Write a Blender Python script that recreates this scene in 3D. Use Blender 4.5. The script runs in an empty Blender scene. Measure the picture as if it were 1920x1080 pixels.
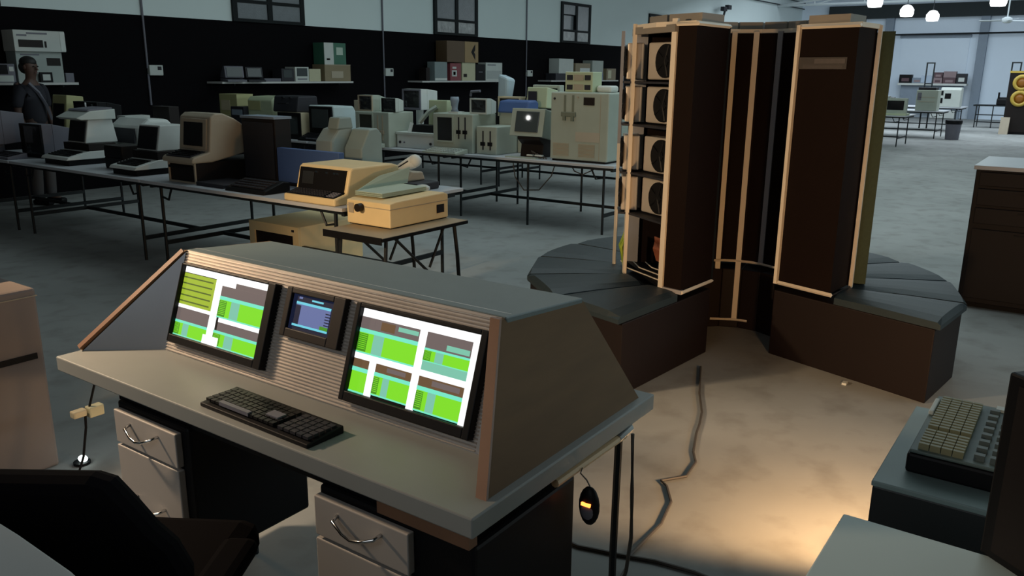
import bpy, bmesh, math, random
from mathutils import Vector, Matrix
random.seed(4)
S = bpy.context.scene
COL = S.collection
# ------------------------------------------------------------------ camera, world, lights, exposure
cam = bpy.data.cameras.new('camera')
cam.sensor_width = 36.0
cam.lens = 36.0 * 1544.55 / 1920.0
cam.clip_end = 200
co = bpy.data.objects.new('camera', cam)
COL.objects.link(co)
R_ = Vector((0.57633676, -0.81715488, 0.00968698))
U_ = Vector((0.20179215, 0.15378999, 0.96727895))
F_ = Vector((0.79190648, 0.55552366, -0.25353027))
co.matrix_world = Matrix(((R_.x, U_.x, -F_.x, 0), (R_.y, U_.y, -F_.y, 0), (R_.z, U_.z, -F_.z, 1.68), (0, 0, 0, 1)))
S.camera = co
S.view_settings.view_transform = 'Standard'
S.view_settings.look = 'None'
S.view_settings.gamma = 1
S.view_settings.use_curve_mapping = False
S.view_settings.exposure = 0.0
w = bpy.data.worlds.new('world'); S.world = w; w.use_nodes = True
w.node_tree.nodes['Background'].inputs[0].default_value = (0.5, 0.62, 0.72, 1)
w.node_tree.nodes['Background'].inputs[1].default_value = 0.012


def lamp(name, kind, loc, energy, color, aim=None, size=0.2, size_y=None, spot=None, blend=0.5):
    l = bpy.data.lights.new(name, kind)
    l.energy = energy; l.color = color
    if kind == 'AREA':
        l.size = size
        if size_y:
            l.shape = 'RECTANGLE'; l.size_y = size_y
    else:
        l.shadow_soft_size = size
    if kind == 'SPOT':
        l.spot_size = math.radians(spot); l.spot_blend = blend
    o = bpy.data.objects.new(name, l); o.location = loc
    if aim is not None:
        o.rotation_euler = (Vector(aim) - Vector(loc)).to_track_quat('-Z', 'Y').to_euler()
    COL.objects.link(o)
    return o


COOL = (0.80, 0.97, 1.0)
WARM = (1.0, 0.70, 0.41)
# wide unseen area lights, added as soft fill for the hall
lamp('hall_fill', 'AREA', (13.5, 3.4, 5.2), 400, COOL, aim=(13.5, 3.4, 0), size=15, size_y=8)
lamp('right_fill', 'AREA', (8, -7.5, 3.2), 260, COOL, aim=(5, 9, 1.2), size=10, size_y=1.5)
lamp('far_fill', 'AREA', (31, 4, 4.9), 950, (0.78, 0.90, 1.0), aim=(32, 4, 0), size=12, size_y=12)
lamp('near_fill', 'AREA', (6.5, 6.2, 5.0), 32, COOL, aim=(6.5, 6.2, 0), size=4, size_y=4)
# unseen neutral fill added behind the viewer
lamp('rear_fill', 'AREA', (-3.2, 1.5, 3.2), 42, (0.92, 0.97, 1.0), aim=(3.5, 2.0, 0.6), size=3.5)
# warm work lamp on the left, out of frame, and a weaker one over the desk's left end
lamp('work_lamp', 'SPOT', (0.3, 4.2, 2.0), 380, WARM, aim=(4.5, 2.9, 1.0), size=0.10, spot=80, blend=0.75)
lamp('desk_lamp', 'SPOT', (0.9, 3.6, 1.9), 180, (1.0, 0.74, 0.50), aim=(1.6, 2.4, 0.8), size=0.08, spot=75, blend=0.8)
# warm floor lamps: one behind the black plinth, one left of the desk
lamp('floor_lamp_light', 'SPOT', (2.80, 0.24, 0.52), 84, (1.0, 0.58, 0.27), aim=(3.95, 1.45, 0), size=0.08, spot=124, blend=0.35)
lamp('left_floor_light', 'POINT', (1.66, 2.80, 0.12), 2.6, (1.0, 0.60, 0.28), size=0.04)

# ------------------------------------------------------------------ materials


def lin(c):
    c = c / 255.0
    return c / 12.92 if c <= 0.04045 else ((c + 0.055) / 1.055) ** 2.4


def srgb(r, g, b):
    return (lin(r), lin(g), lin(b), 1)


MATS = {}


def mat(name, col, rough=0.55, metal=0.0, var=0.10, scale=6.0, bump=0.0, bscale=60.0, spec=0.5, stretch=None):
    m = bpy.data.materials.new(name); m.use_nodes = True
    nt = m.node_tree; b = nt.nodes['Principled BSDF']
    b.inputs['Roughness'].default_value = rough
    b.inputs['Metallic'].default_value = metal
    b.inputs['Specular IOR Level'].default_value = spec
    tc = nt.nodes.new('ShaderNodeTexCoord'); n = nt.nodes.new('ShaderNodeTexNoise')
    n.inputs['Scale'].default_value = scale; n.inputs['Detail'].default_value = 4
    src = tc.outputs['Object']
    if stretch:
        mp = nt.nodes.new('ShaderNodeMapping'); mp.inputs['Scale'].default_value = stretch
        nt.links.new(src, mp.inputs[0]); src = mp.outputs[0]
    nt.links.new(src, n.inputs['Vector'])
    mx = nt.nodes.new('ShaderNodeMix'); mx.data_type = 'RGBA'
    a = tuple(min(1, c * (1 - var)) for c in col[:3]) + (1,)
    c2 = tuple(min(1, c * (1 + var)) for c in col[:3]) + (1,)
    mx.inputs[6].default_value = a; mx.inputs[7].default_value = c2
    nt.links.new(n.outputs['Fac'], mx.inputs[0]); nt.links.new(mx.outputs[2], b.inputs['Base Color'])
    if bump:
        n2 = nt.nodes.new('ShaderNodeTexNoise'); n2.inputs['Scale'].default_value = bscale
        nt.links.new(src, n2.inputs['Vector'])
        bp = nt.nodes.new('ShaderNodeBump'); bp.inputs['Strength'].default_value = bump; bp.inputs['Distance'].default_value = 0.01
        nt.links.new(n2.outputs['Fac'], bp.inputs['Height']); nt.links.new(bp.outputs[0], b.inputs['Normal'])
    MATS[name] = m
    return m


def emis(name, col, strength=1.0):
    m = bpy.data.materials.new(name); m.use_nodes = True
    nt = m.node_tree; b = nt.nodes['Principled BSDF']
    b.inputs['Base Color'].default_value = (0.02, 0.02, 0.02, 1)
    b.inputs['Roughness'].default_value = 0.3
    b.inputs['Emission Color'].default_value = col
    b.inputs['Emission Strength'].default_value = strength
    MATS[name] = m
    return m


white = mat('white_plastic', (0.60, 0.63, 0.60, 1))
offwhite = mat('off_white_plastic', (0.50, 0.54, 0.50, 1))
beige = mat('greenish_beige_plastic', (0.375, 0.42, 0.355, 1))
cream = mat('cream_plastic', (0.56, 0.49, 0.33, 1))
ycream = mat('yellowed_cream_plastic', (0.80, 0.63, 0.34, 1))
ygreen = mat('yellow_green_plastic', (0.42, 0.41, 0.20, 1))
pgreen = mat('pale_green_plastic', (0.46, 0.52, 0.34, 1))
tan = mat('tan_plastic', (0.40, 0.34, 0.25, 1))
grey = mat('grey_plastic', (0.14, 0.14, 0.17, 1))
dgrey = mat('dark_grey_plastic', (0.024, 0.024, 0.030, 1), spec=0.3)
black = mat('black_plastic', (0.005, 0.005, 0.006, 1), rough=0.5, spec=0.18)
dbrown = mat('dark_brown_panel', (0.012, 0.008, 0.007, 1), rough=0.55, spec=0.25)
blue = mat('blue_paint', (0.05, 0.10, 0.26, 1))
screenm = mat('dark_screen_glass', (0.022, 0.024, 0.026, 1), rough=0.12, var=0.02)
greyscreen = mat('grey_screen_glass', (0.055, 0.065, 0.066, 1), rough=0.03, var=0.02)
steel = mat('black_steel', (0.008, 0.011, 0.013, 1), rough=0.5, spec=0.3)
chrome = mat('chrome', (0.75, 0.75, 0.75, 1), rough=0.15, metal=1.0, var=0.02)
tabletop_m = mat('white_laminate', (0.50, 0.52, 0.55, 1), rough=0.4, var=0.05)
shelfm = mat('shelf_laminate', (0.55, 0.55, 0.53, 1), var=0.05)
cardboard = mat('cardboard', (0.24, 0.19, 0.11, 1), var=0.12)
browncard = mat('dark_cardboard', (0.10, 0.06, 0.03, 1))
greencard = mat('green_print', (0.04, 0.14, 0.09, 1))
redcard = mat('red_print', (0.22, 0.05, 0.06, 1))
whitecard = mat('white_card', (0.52, 0.55, 0.52, 1))
yellowcard = mat('pale_yellow_card', (0.50, 0.48, 0.32, 1))
wood = mat('brown_veneer', (0.145, 0.082, 0.036, 1), rough=0.55, spec=0.15, var=0.22, scale=5, stretch=(1, 1, 6))
woodedge = mat('red_brown_edge', (0.22, 0.11, 0.06, 1), rough=0.5, var=0.2, scale=9)
palewood = mat('pale_wood', (0.60, 0.42, 0.24, 1), rough=0.5, var=0.2, scale=4, stretch=(2, 30, 30))
laminate = mat('desk_laminate', (0.27, 0.28, 0.265, 1), rough=0.45, spec=0.35, var=0.06)
drawerm = mat('drawer_laminate', (0.42, 0.39, 0.36, 1), rough=0.5, var=0.06)
housing = mat('grey_green_vinyl', (0.13, 0.165, 0.165, 1), rough=0.45, var=0.12, bump=0.1, bscale=300)
ribm = mat('brushed_ribbing', (0.62, 0.57, 0.52, 1), rough=0.33, metal=0.5, var=0.15)
wingm = mat('polished_grey_panel', (0.26, 0.27, 0.29, 1), rough=0.22, metal=0.2, var=0.2, scale=2)
craypan = mat('cray_brown_panel', (0.009, 0.0050, 0.004, 1), rough=0.6, spec=0.05, var=0.1, bump=0.1, bscale=200)
crayframe = mat('cray_beige_frame', (0.70, 0.62, 0.50, 1), rough=0.4, var=0.05)
craygrey = mat('cray_grey_frame', (0.30, 0.29, 0.30, 1), rough=0.4, var=0.05)
craycap = mat('cray_cap', (0.22, 0.20, 0.17, 1), rough=0.5)
cushm = mat('charcoal_vinyl', (0.021, 0.033, 0.040, 1), rough=0.48, spec=0.25, var=0.12, bump=0.1, bscale=150)
benchm = mat('dark_brown_vinyl', (0.010, 0.0055, 0.0048, 1), rough=0.6, spec=0.2)
fanplate = mat('fan_plate_metal', (0.52, 0.47, 0.40, 1), rough=0.4, metal=0.2)
greenmat = mat('green_wire_mat', (0.035, 0.055, 0.024, 1), rough=0.7, var=0.3, scale=60)
brightgreen = mat('bright_green_wire', (0.30, 0.42, 0.04, 1), rough=0.6, var=0.35, scale=40)
orange = mat('orange_wire', (0.30, 0.09, 0.04, 1))
paperm = mat('pale_green_paper', (0.42, 0.52, 0.44, 1), rough=0.8)
cablem = mat('grey_cable', (0.07, 0.06, 0.05, 1), rough=0.6)
upol = mat('black_upholstery', (0.004, 0.0035, 0.0045, 1), rough=0.9, spec=0.05)
skin = mat('skin', (0.09, 0.048, 0.035, 1), rough=0.6)
hair = mat('black_hair', (0.008, 0.007, 0.007, 1), rough=0.6)
shirtm = mat('dark_shirt', (0.022, 0.022, 0.030, 1), rough=0.9)
trousm = mat('grey_trousers', (0.07, 0.065, 0.065, 1), rough=0.9)
yellow = mat('yellow_ring', (0.55, 0.38, 0.06, 1), rough=0.45)
amber = mat('amber_disc', (0.30, 0.11, 0.01, 1), rough=0.35)
glass_frost = mat('frosted_pane', (0.19, 0.21, 0.225, 1), rough=0.25, var=0.15, scale=9, bump=0.25, bscale=60)
glass_crumple = mat('crumpled_pane', (0.33, 0.34, 0.34, 1), rough=0.3, var=0.6, scale=8, bump=0.9, bscale=14)
framem = mat('window_frame_paint', (0.006, 0.009, 0.010, 1), rough=0.6, spec=0.2)
roofm = mat('dark_roof', (0.020, 0.028, 0.030, 1), rough=0.8)
trussm = mat('pale_truss_paint', (0.42, 0.47, 0.48, 1), rough=0.5)
bluegrey = mat('blue_grey_paint', (0.22, 0.27, 0.33, 1), rough=0.6)
keym = mat('olive_keys', (0.17, 0.17, 0.085, 1), rough=0.5)
keyg = mat('dark_green_keys', (0.05, 0.07, 0.06, 1), rough=0.5)
matgreen = mat('grey_green_top', (0.22, 0.29, 0.28, 1), rough=0.5)
lilac = mat('pale_blue_plastic_bag', (0.42, 0.52, 0.58, 1), rough=0.3)
lampm = emis('lamp_glow', (0.95, 1.0, 1.0, 1), 6.0)
ledm = emis('red_led', (1.0, 0.05, 0.02, 1), 3.0)
ledor = emis('orange_led', (1.0, 0.18, 0.03, 1), 5.0)
glowbulb = emis('floor_lamp_bulb', (0.85, 1.0, 0.95, 1), 4.0)
E_white = emis('display_white', (1, 1, 1, 1), 1.15)
E_grey = emis('display_grey', srgb(110, 98, 96), 1)
E_brown = emis('display_brown', srgb(105, 80, 55), 1)
E_green = emis('display_green', srgb(128, 222, 40), 1)
E_dgreen = emis('display_dark_green', srgb(70, 140, 30), 1)
E_olive = emis('display_olive', srgb(160, 185, 50), 1)
E_oliveline = emis('display_olive_line', srgb(80, 100, 35), 1)
E_cyan = emis('display_cyan', srgb(120, 232, 200), 1)
E_teal = emis('display_teal', srgb(125, 195, 170), 1)
E_lav = emis('display_lavender', srgb(100, 112, 160), 1)
E_navy = emis('display_navy', srgb(18, 24, 48), 1)
E_lcyan = emis('display_light_cyan', srgb(110, 205, 225), 1)


def floor_material():
    m = bpy.data.materials.new('worn_concrete'); m.use_nodes = True
    nt = m.node_tree; b = nt.nodes['Principled BSDF']
    tc = nt.nodes.new('ShaderNodeTexCoord')
    n1 = nt.nodes.new('ShaderNodeTexNoise'); n1.inputs['Scale'].default_value = 0.9; n1.inputs['Detail'].default_value = 6
    n2 = nt.nodes.new('ShaderNodeTexNoise'); n2.inputs['Scale'].default_value = 5; n2.inputs['Detail'].default_value = 5
    for n in (n1, n2):
        nt.links.new(tc.outputs['Object'], n.inputs['Vector'])
    r1 = nt.nodes.new('ShaderNodeValToRGB')
    r1.color_ramp.elements[0].position = 0.3; r1.color_ramp.elements[0].color = (0.25, 0.26, 0.25, 1)
    r1.color_ramp.elements[1].position = 0.7; r1.color_ramp.elements[1].color = (0.36, 0.37, 0.36, 1)
    nt.links.new(n1.outputs['Fac'], r1.inputs[0])
    r2 = nt.nodes.new('ShaderNodeValToRGB')
    r2.color_ramp.elements[0].position = 0.28; r2.color_ramp.elements[0].color = (0.78, 0.76, 0.74, 1)
    r2.color_ramp.elements[1].position = 0.5; r2.color_ramp.elements[1].color = (1, 1, 1, 1)
    nt.links.new(n2.outputs['Fac'], r2.inputs[0])
    mx = nt.nodes.new('ShaderNodeMix'); mx.data_type = 'RGBA'; mx.blend_type = 'MULTIPLY'; mx.inputs[0].default_value = 1
    nt.links.new(r1.outputs[0], mx.inputs[6]); nt.links.new(r2.outputs[0], mx.inputs[7])
    nt.links.new(mx.outputs[2], b.inputs['Base Color'])
    b.inputs['Roughness'].default_value = 0.7
    b.inputs['Specular IOR Level'].default_value = 0.3
    bp = nt.nodes.new('ShaderNodeBump'); bp.inputs['Strength'].default_value = 0.15; bp.inputs['Distance'].default_value = 0.01
    nt.links.new(n2.outputs['Fac'], bp.inputs['Height']); nt.links.new(bp.outputs[0], b.inputs['Normal'])
    return m


def wall_paint(name, col, var=0.06):
    return mat(name, col, rough=0.75, var=var, scale=0.7, bump=0.08, bscale=40)


wallwhite = wall_paint('white_wall_paint', (0.66, 0.755, 0.75, 1))
wallblack = mat('black_wall_paint', (0.0035, 0.003, 0.004, 1), rough=0.9, spec=0.1)
farwhite = wall_paint('far_wall_paint', (0.72, 0.82, 0.92, 1))

# ------------------------------------------------------------------ mesh helpers


class MB:
    def __init__(s):
        s.v = []; s.f = []

    def add(s, vs, fs):
        o = len(s.v); s.v += [tuple(v) for v in vs]; s.f += [tuple(i + o for i in f) for f in fs]; return s

    def hexa(s, p):
        return s.add(p, [(3, 2, 1, 0), (4, 5, 6, 7), (0, 1, 5, 4), (1, 2, 6, 5), (2, 3, 7, 6), (3, 0, 4, 7)])

    def box(s, x0, x1, y0, y1, z0, z1):
        return s.hexa([(x0, y0, z0), (x1, y0, z0), (x1, y1, z0), (x0, y1, z0), (x0, y0, z1), (x1, y0, z1), (x1, y1, z1), (x0, y1, z1)])

    def prism(s, pts, y0, y1):
        """side profile (x,z), counter-clockwise or not, extruded along y"""
        n = len(pts)
        vs = [(x, y0, z) for x, z in pts] + [(x, y1, z) for x, z in pts]
        fs = [tuple(range(n)), tuple(range(2 * n - 1, n - 1, -1))]
        fs += [(i, i + n, (i + 1) % n + n, (i + 1) % n) for i in range(n)]
        return s.add(vs, fs)

    def plan(s, pts, z0, z1):
        n = len(pts)
        vs = [(x, y, z0) for x, y in pts] + [(x, y, z1) for x, y in pts]
        fs = [tuple(range(n - 1, -1, -1)), tuple(range(n, 2 * n))]
        fs += [(i, (i + 1) % n, (i + 1) % n + n, i + n) for i in range(n)]
        return s.add(vs, fs)

    def cyl(s, p0, p1, r0, r1=None, n=12):
        r1 = r0 if r1 is None else r1
        p0 = Vector(p0); p1 = Vector(p1); d = (p1 - p0).normalized()
        a = d.orthogonal().normalized(); b = d.cross(a)
        vs = []
        for p, r in ((p0, r0), (p1, r1)):
            for i in range(n):
                t = 2 * math.pi * i / n
                vs.append(p + a * (r * math.cos(t)) + b * (r * math.sin(t)))
        fs = [tuple(range(n - 1, -1, -1)), tuple(range(n, 2 * n))] + [(i, (i + 1) % n, (i + 1) % n + n, i + n) for i in range(n)]
        return s.add(vs, fs)

    def tube(s, pts, r, n=6):
        pts = [Vector(p) for p in pts]; vs = []; fs = []
        for k, p in enumerate(pts):
            d = (pts[min(k + 1, len(pts) - 1)] - pts[max(k - 1, 0)]).normalized()
            a = d.cross(Vector((0, 0, 1)))
            if a.length < 0.05:
                a = d.cross(Vector((0, 1, 0)))
            a.normalize(); b = d.cross(a)
            for i in range(n):
                t = 2 * math.pi * i / n
                vs.append(p + a * (r * math.cos(t)) + b * (r * math.sin(t)))
        for k in range(len(pts) - 1):
            for i in range(n):
                fs.append((k * n + i, k * n + (i + 1) % n, (k + 1) * n + (i + 1) % n, (k + 1) * n + i))
        fs += [tuple(range(n - 1, -1, -1)), tuple(range((len(pts) - 1) * n, len(pts) * n))]
        return s.add(vs, fs)

    def lathe(s, prof, c=(0, 0, 0), n=16, axis='z'):
        vs = []; fs = []
        for r, h in prof:
            for i in range(n):
                t = 2 * math.pi * i / n
                u, v = r * math.cos(t), r * math.sin(t)
                p = (u, v, h) if axis == 'z' else ((h, u, v) if axis == 'x' else (u, h, v))
                vs.append((p[0] + c[0], p[1] + c[1], p[2] + c[2]))
        for k in range(len(prof) - 1):
            for i in range(n):
                fs.append((k * n + i, k * n + (i + 1) % n, (k + 1) * n + (i + 1) % n, (k + 1) * n + i))
        fs += [tuple(range(n - 1, -1, -1)), tuple(range((len(prof) - 1) * n, len(prof) * n))]
        return s.add(vs, fs)

    def ellipsoid(s, c, rx, ry, rz, nu=14, nv=9):
        prof = [(max(1e-3, math.sin(math.pi * k / nv)), -math.cos(math.pi * k / nv)) for k in range(nv + 1)]
        vs = []; fs = []
        for r, h in prof:
            for i in range(nu):
                t = 2 * math.pi * i / nu
                vs.append((c[0] + rx * r * math.cos(t), c[1] + ry * r * math.sin(t), c[2] + rz * h))
        for k in range(nv):
            for i in range(nu):
                fs.append((k * nu + i, k * nu + (i + 1) % nu, (k + 1) * nu + (i + 1) % nu, (k + 1) * nu + i))
        return s.add(vs, fs)


def build(name, mb, m, parent=None, bevel=0.0, smooth=False):
    me = bpy.data.meshes.new(name)
    me.from_pydata(mb.v, [], mb.f)
    bm = bmesh.new(); bm.from_mesh(me)
    bmesh.ops.recalc_face_normals(bm, faces=bm.faces)
    bm.to_mesh(me); bm.free()
    if smooth:
        for p in me.polygons:
            p.use_smooth = True
    me.materials.append(m)
    o = bpy.data.objects.new(name, me); COL.objects.link(o)
    if parent is not None:
        o.parent = parent
    if bevel:
        b = o.modifiers.new('bevel', 'BEVEL'); b.width = bevel; b.segments = 2; b.limit_method = 'ANGLE'; b.angle_limit = math.radians(40)
    return o


def tag(o, label, cat, group=None, kind=None):
    o['label'] = label; o['category'] = cat
    if group:
        o['group'] = group
    if kind:
        o['kind'] = kind
    return o


def thing(name, label, cat, loc=(0, 0, 0), rot=0.0, group=None):
    o = bpy.data.objects.new(name, None); o.empty_display_size = 0.1
    o.location = loc; o.rotation_euler = (0, 0, rot)
    COL.objects.link(o)
    return tag(o, label, cat, group)


def struct(name, mb, m, **k):
    o = build(name, mb, m, **k); o['kind'] = 'structure'; return o


def stuff(o):
    o['kind'] = 'stuff'; return o


# ------------------------------------------------------------------ the setting
XF, YW = 39.0, 11.7
fl = struct('floor', MB().box(-4, XF + .2, -9, YW + .2, -0.12, 0), floor_material())
wl = struct('wall_left', MB().box(-4, XF + .2, YW, YW + .25, 2.43, 5.6), wallwhite)
build('dark_dado', MB().box(-4, XF, YW - .006, YW + .25, 0, 2.43), wallblack, parent=wl)
wf = struct('wall_far', MB().box(XF, XF + .25, -9, YW, 0, 5.6), farwhite)
struct('wall_right', MB().box(-4, XF + .2, -9.25, -9, 0, 5.6), wallwhite)
struct('wall_back', MB().box(-4.25, -4, -9, YW, 0, 5.6), wallblack)
struct('ceiling', MB().box(-4.2, XF + .2, -9.2, YW + .2, 5.6, 5.75), roofm)
# far wall: pilasters, roller door, dark fascia, pipe
for y, nm in ((7.95, 'trim_1'), (4.42, 'trim_2'), (0.9, 'trim_3')):
    struct(nm, MB().box(XF - .25, XF, y - .16, y + .16, 0, 4.02), bluegrey)
struct('trim_4', MB().box(XF - .35, XF, -8, 10.45, 4.02, 4.55), roofm)
dr = struct('door_1', MB().box(XF - .03, XF, 4.9, 7.45, 0, 3.22), farwhite)
build('roller_box', MB().box(XF - .14, XF, 4.85, 7.5, 3.22, 3.34), bluegrey, parent=dr)
struct('trim_5', MB().cyl((XF - .3, -8, 3.42), (XF - .3, 8.3, 3.34), 0.035, n=8), steel)
# roof trusses crossing the hall
for i, (x, z) in enumerate(((35.5, 4.42), (27.5, 4.75))):
    t = MB(); t.tube([(x, YW, z), (x, -9, z)], 0.05)
    r = struct('trim_%d' % (6 + i), t, trussm)
    b = MB(); b.tube([(x, YW, z), (x, 1.2, 5.55)], 0.045)
    build('rafter', b, trussm, parent=r)
    for k in range(6):
        y = 10.2 - 1.9 * k
        zt = z + (YW - y) / 10.5 * (5.55 - z)
        g = MB(); g.tube([(x, y, z), (x, y, zt)], 0.03)
        build('strut', g, trussm, parent=r)
        g = MB(); g.tube([(x, y, z), (x, y - 1.3, min(5.5, zt + .15))], 0.025)
        build('brace', g, trussm, parent=r)
# wires running high along the left wall to the far corner
struct('trim_8', MB().tube([(20, YW - .1, 4.3), (30, YW - .1, 4.42), (38.9, YW - .1, 4.5)], 0.022), steel)
struct('trim_9', MB().tube([(20, YW - .12, 4.75), (38.9, YW - .12, 4.75)], 0.022), steel)

# windows in the left wall
winid = 0
for x0 in (3.78, 8.76, 13.72, 18.70, 23.7):
    winid += 1
    x1 = x0 + 1.48; z0, z1 = 2.43, 3.43
    f = MB(); yb, yf = YW - .01, YW - .05
    f.box(x0, x0 + .09, yf, yb, z0, z1).box(x1 - .09, x1, yf, yb, z0, z1)
    f.box(x0 + .09, x1 - .09, yf, yb, z0, z0 + .05).box(x0 + .09, x1 - .09, yf, yb, z1 - .07, z1)
    xm = (x0 + x1) / 2
    f.box(xm - .05, xm + .05, yf, yb, z0 + .05, z1 - .07)
    wide_ = winid == 2
    zm = z0 + (.30 if not wide_ else .32)
    f.box(x0 + .09, xm - .05, yf, yb, zm - .025, zm + .025).box(xm + .05, x1 - .09, yf, yb, zm - .025, zm + .025)
    wn = struct('window_%d' % winid, f, framem)
    if winid == 4:
        f2 = MB().box(x0 + .09, xm - .05, yf, yb, 3.1, 3.13)
        f2.box(xm - .14, xm - .05, yf - .06, yb, 2.76, 3.12)
        build('casement_bar', f2, framem, parent=wn)
    for (a, b) in ((x0 + .09, xm - .05), (xm + .05, x1 - .09)):
        build('pane', MB().box(a, b, YW - .03, YW - .012, zm + .025, z1 - .07), glass_frost, parent=wn)
        build('pane', MB().box(a, b, YW - .03, YW - .012, z0 + .05, zm - .025), glass_frost if wide_ else glass_crumple, parent=wn)

# conduits with socket boxes on the left wall
for i, (x, zb, lb) in enumerate(((7.2, 1.15, 'leftmost thin grey conduit with a white socket on the black wall'),
                                 (12.2, 1.15, 'middle thin grey conduit with a white socket right of the long shelf'),
                                 (17.15, 1.1, 'thin grey conduit with a white socket nearest the tall column computer'))):
    t = thing('wall_conduit', lb, 'conduit', (x, YW - .006, 0))
    build('pipe', MB().cyl((0, -.02, 1.68), (0, -.02, 5.4), .016, n=8).cyl((0, -.02, zb), (0, -.02, 1.6), .016, n=8), grey, t)
    sx = .12 if i == 0 else .1
    sb = build('socket_box', MB().box(.0, .0 + .22, -.07, 0, 1.58, 1.73), whitecard, t, bevel=.01)
    build('outlet', MB().box(.13, .19, -.075, -.068, 1.66, 1.71), dgrey, sb)

# ------------------------------------------------------------------ control desk with console
DESK = thing('control_desk', 'grey laminate control desk with two drawer pedestals in the foreground', 'desk', (1.25, .975, 0))
dx, dy = 1.25, .975


def D(mb):  # world -> desk local
    mb.v = [(x - dx, y - dy, z) for x, y, z in mb.v]; return mb


build('desktop', D(MB().box(1.25, 2.14, .975, 2.73, .70, .75)), laminate, DESK, bevel=.004)
build('front_batten', D(MB().box(1.27, 1.30, 1.0, 1.28, .655, .70)), woodedge, DESK)
build('apron', D(MB().box(1.30, 1.33, 1.30, 2.45, .65, .70)), black, DESK)
for (ya, yb, carc) in ((2.09, 2.43, 0), (1.17, 1.50, 1)):
    c = MB()
    if carc:
        c.box(1.285, 1.72, .995, yb, .20, .655)
    else:
        c.box(1.285, 1.72, 2.06, yb + .012, .20, .655)
    p = build('pedestal', D(c), black, DESK, bevel=.01)
    for (za, zb, hz) in ((.525, .635, .595), (.215, .515, .35)):
        d = build('drawer', D(MB().box(1.262, 1.285, ya + .005, yb - .005, za, zb)), drawerm, p, bevel=.003)
        ym = (ya + yb) / 2
        h = MB().tube([(1.262, ym + .075, hz + .01), (1.24, ym + .07, hz + .005), (1.232, ym + .03, hz - .012), (1.230, ym, hz - .018),
                       (1.232, ym - .03, hz - .012), (1.24, ym - .07, hz + .005), (1.262, ym - .075, hz + .01)], .005)
        h = build('handle', D(h), chrome, p, smooth=True)
        h['label'] = 'bent chrome drawer handle'
    if not carc:
        build('side_cheek', D(MB().box(1.30, 1.70, yb + .012, yb + .024, .20, .66)), drawerm, p)
for y in (1.0, 2.68):
    build('leg', D(MB().tube([(1.97, y, .70), (1.965, y, .3), (1.97, y, 0)], .011)), steel, DESK)
for y in (1.33, 2.25):
    build('leg', D(MB().cyl((1.62, y, .20), (1.62, y, 0), .012, n=8)), steel, DESK)
build('side_rail', D(MB().tube([(1.60, .985, .683), (1.97, .985, .678)], .012, n=8)), palewood, DESK)
build('rail_clip', D(MB().cyl((1.93, .985, .68), (2.0, .985, .69), .013, .016, n=8)), chrome, DESK)

CON = thing('console_housing', 'wedge-shaped wooden console housing with ribbed front standing on the desk', 'console', (1.5, 1.8, .75))


def C(mb):
    mb.v = [(x - 1.5, y - 1.8, z - .75) for x, y, z in mb.v]; return mb


def pp(y, z, off=0.0):   # point on the tilted front panel, off = towards the viewer
    return (1.505 + .34 * (z - .75) - off * .947, y, z + off * .322)


Y0, Y1, ZT = 1.165, 2.497, 1.080
build('front_panel', C(MB().hexa([pp(Y0 - .03, .75), (1.56, Y0 - .03, .75), (1.56, Y1, .75), pp(Y1, .75), pp(Y0, ZT), (1.66, Y0, ZT), (1.66, Y1, ZT), pp(Y1, ZT)])), ribm, CON)
rb = MB()
nr = 34
for i in range(nr):
    za = .752 + (ZT - .754) * i / nr; zb = za + (ZT - .754) / nr * .62
    a0, a1, b0, b1 = pp(Y0, za), pp(Y1, za), pp(Y0, zb), pp(Y1, zb)
    c0, c1 = pp(Y0, (za + zb) / 2, .006), pp(Y1, (za + zb) / 2, .006)
    rb.add([a0, a1, c1, c0, b0, b1], [(0, 1, 2, 3), (3, 2, 5, 4), (0, 3, 4), (1, 5, 2)])
stuff(build('ribbing', C(rb), ribm, CON))
# top, back and side panels
build('top_panel', C(MB().hexa([(1.625, 1.152, 1.055), (1.98, 1.14, 1.03), (1.97, 2.49, 1.03), (1.625, 2.495, 1.055),
                                (1.618, 1.152, 1.083), (1.98, 1.14, 1.056), (1.97, 2.49, 1.056), (1.618, 2.495, 1.083)])), housing, CON, bevel=.004)
build('back_panel', C(MB().hexa([(2.05, 1.02, .75), (2.07, 1.02, .75), (2.07, 2.69, .75), (2.05, 2.69, .75),
                                 (1.94, 1.15, 1.03), (1.96, 1.15, 1.03), (1.96, 2.48, 1.03), (1.94, 2.48, 1.03)])), housing, CON)


def slab(q, n, t):
    n = Vector(n).normalized() * t
    q = [Vector(p) for p in q]
    m = MB(); k = len(q)
    m.add([tuple(p) for p in q] + [tuple(p + n) for p in q],
          [tuple(range(k)), tuple(range(2 * k - 1, k - 1, -1))] + [(i, i + k, (i + 1) % k + k, (i + 1) % k) for i in range(k)])
    return m


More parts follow.
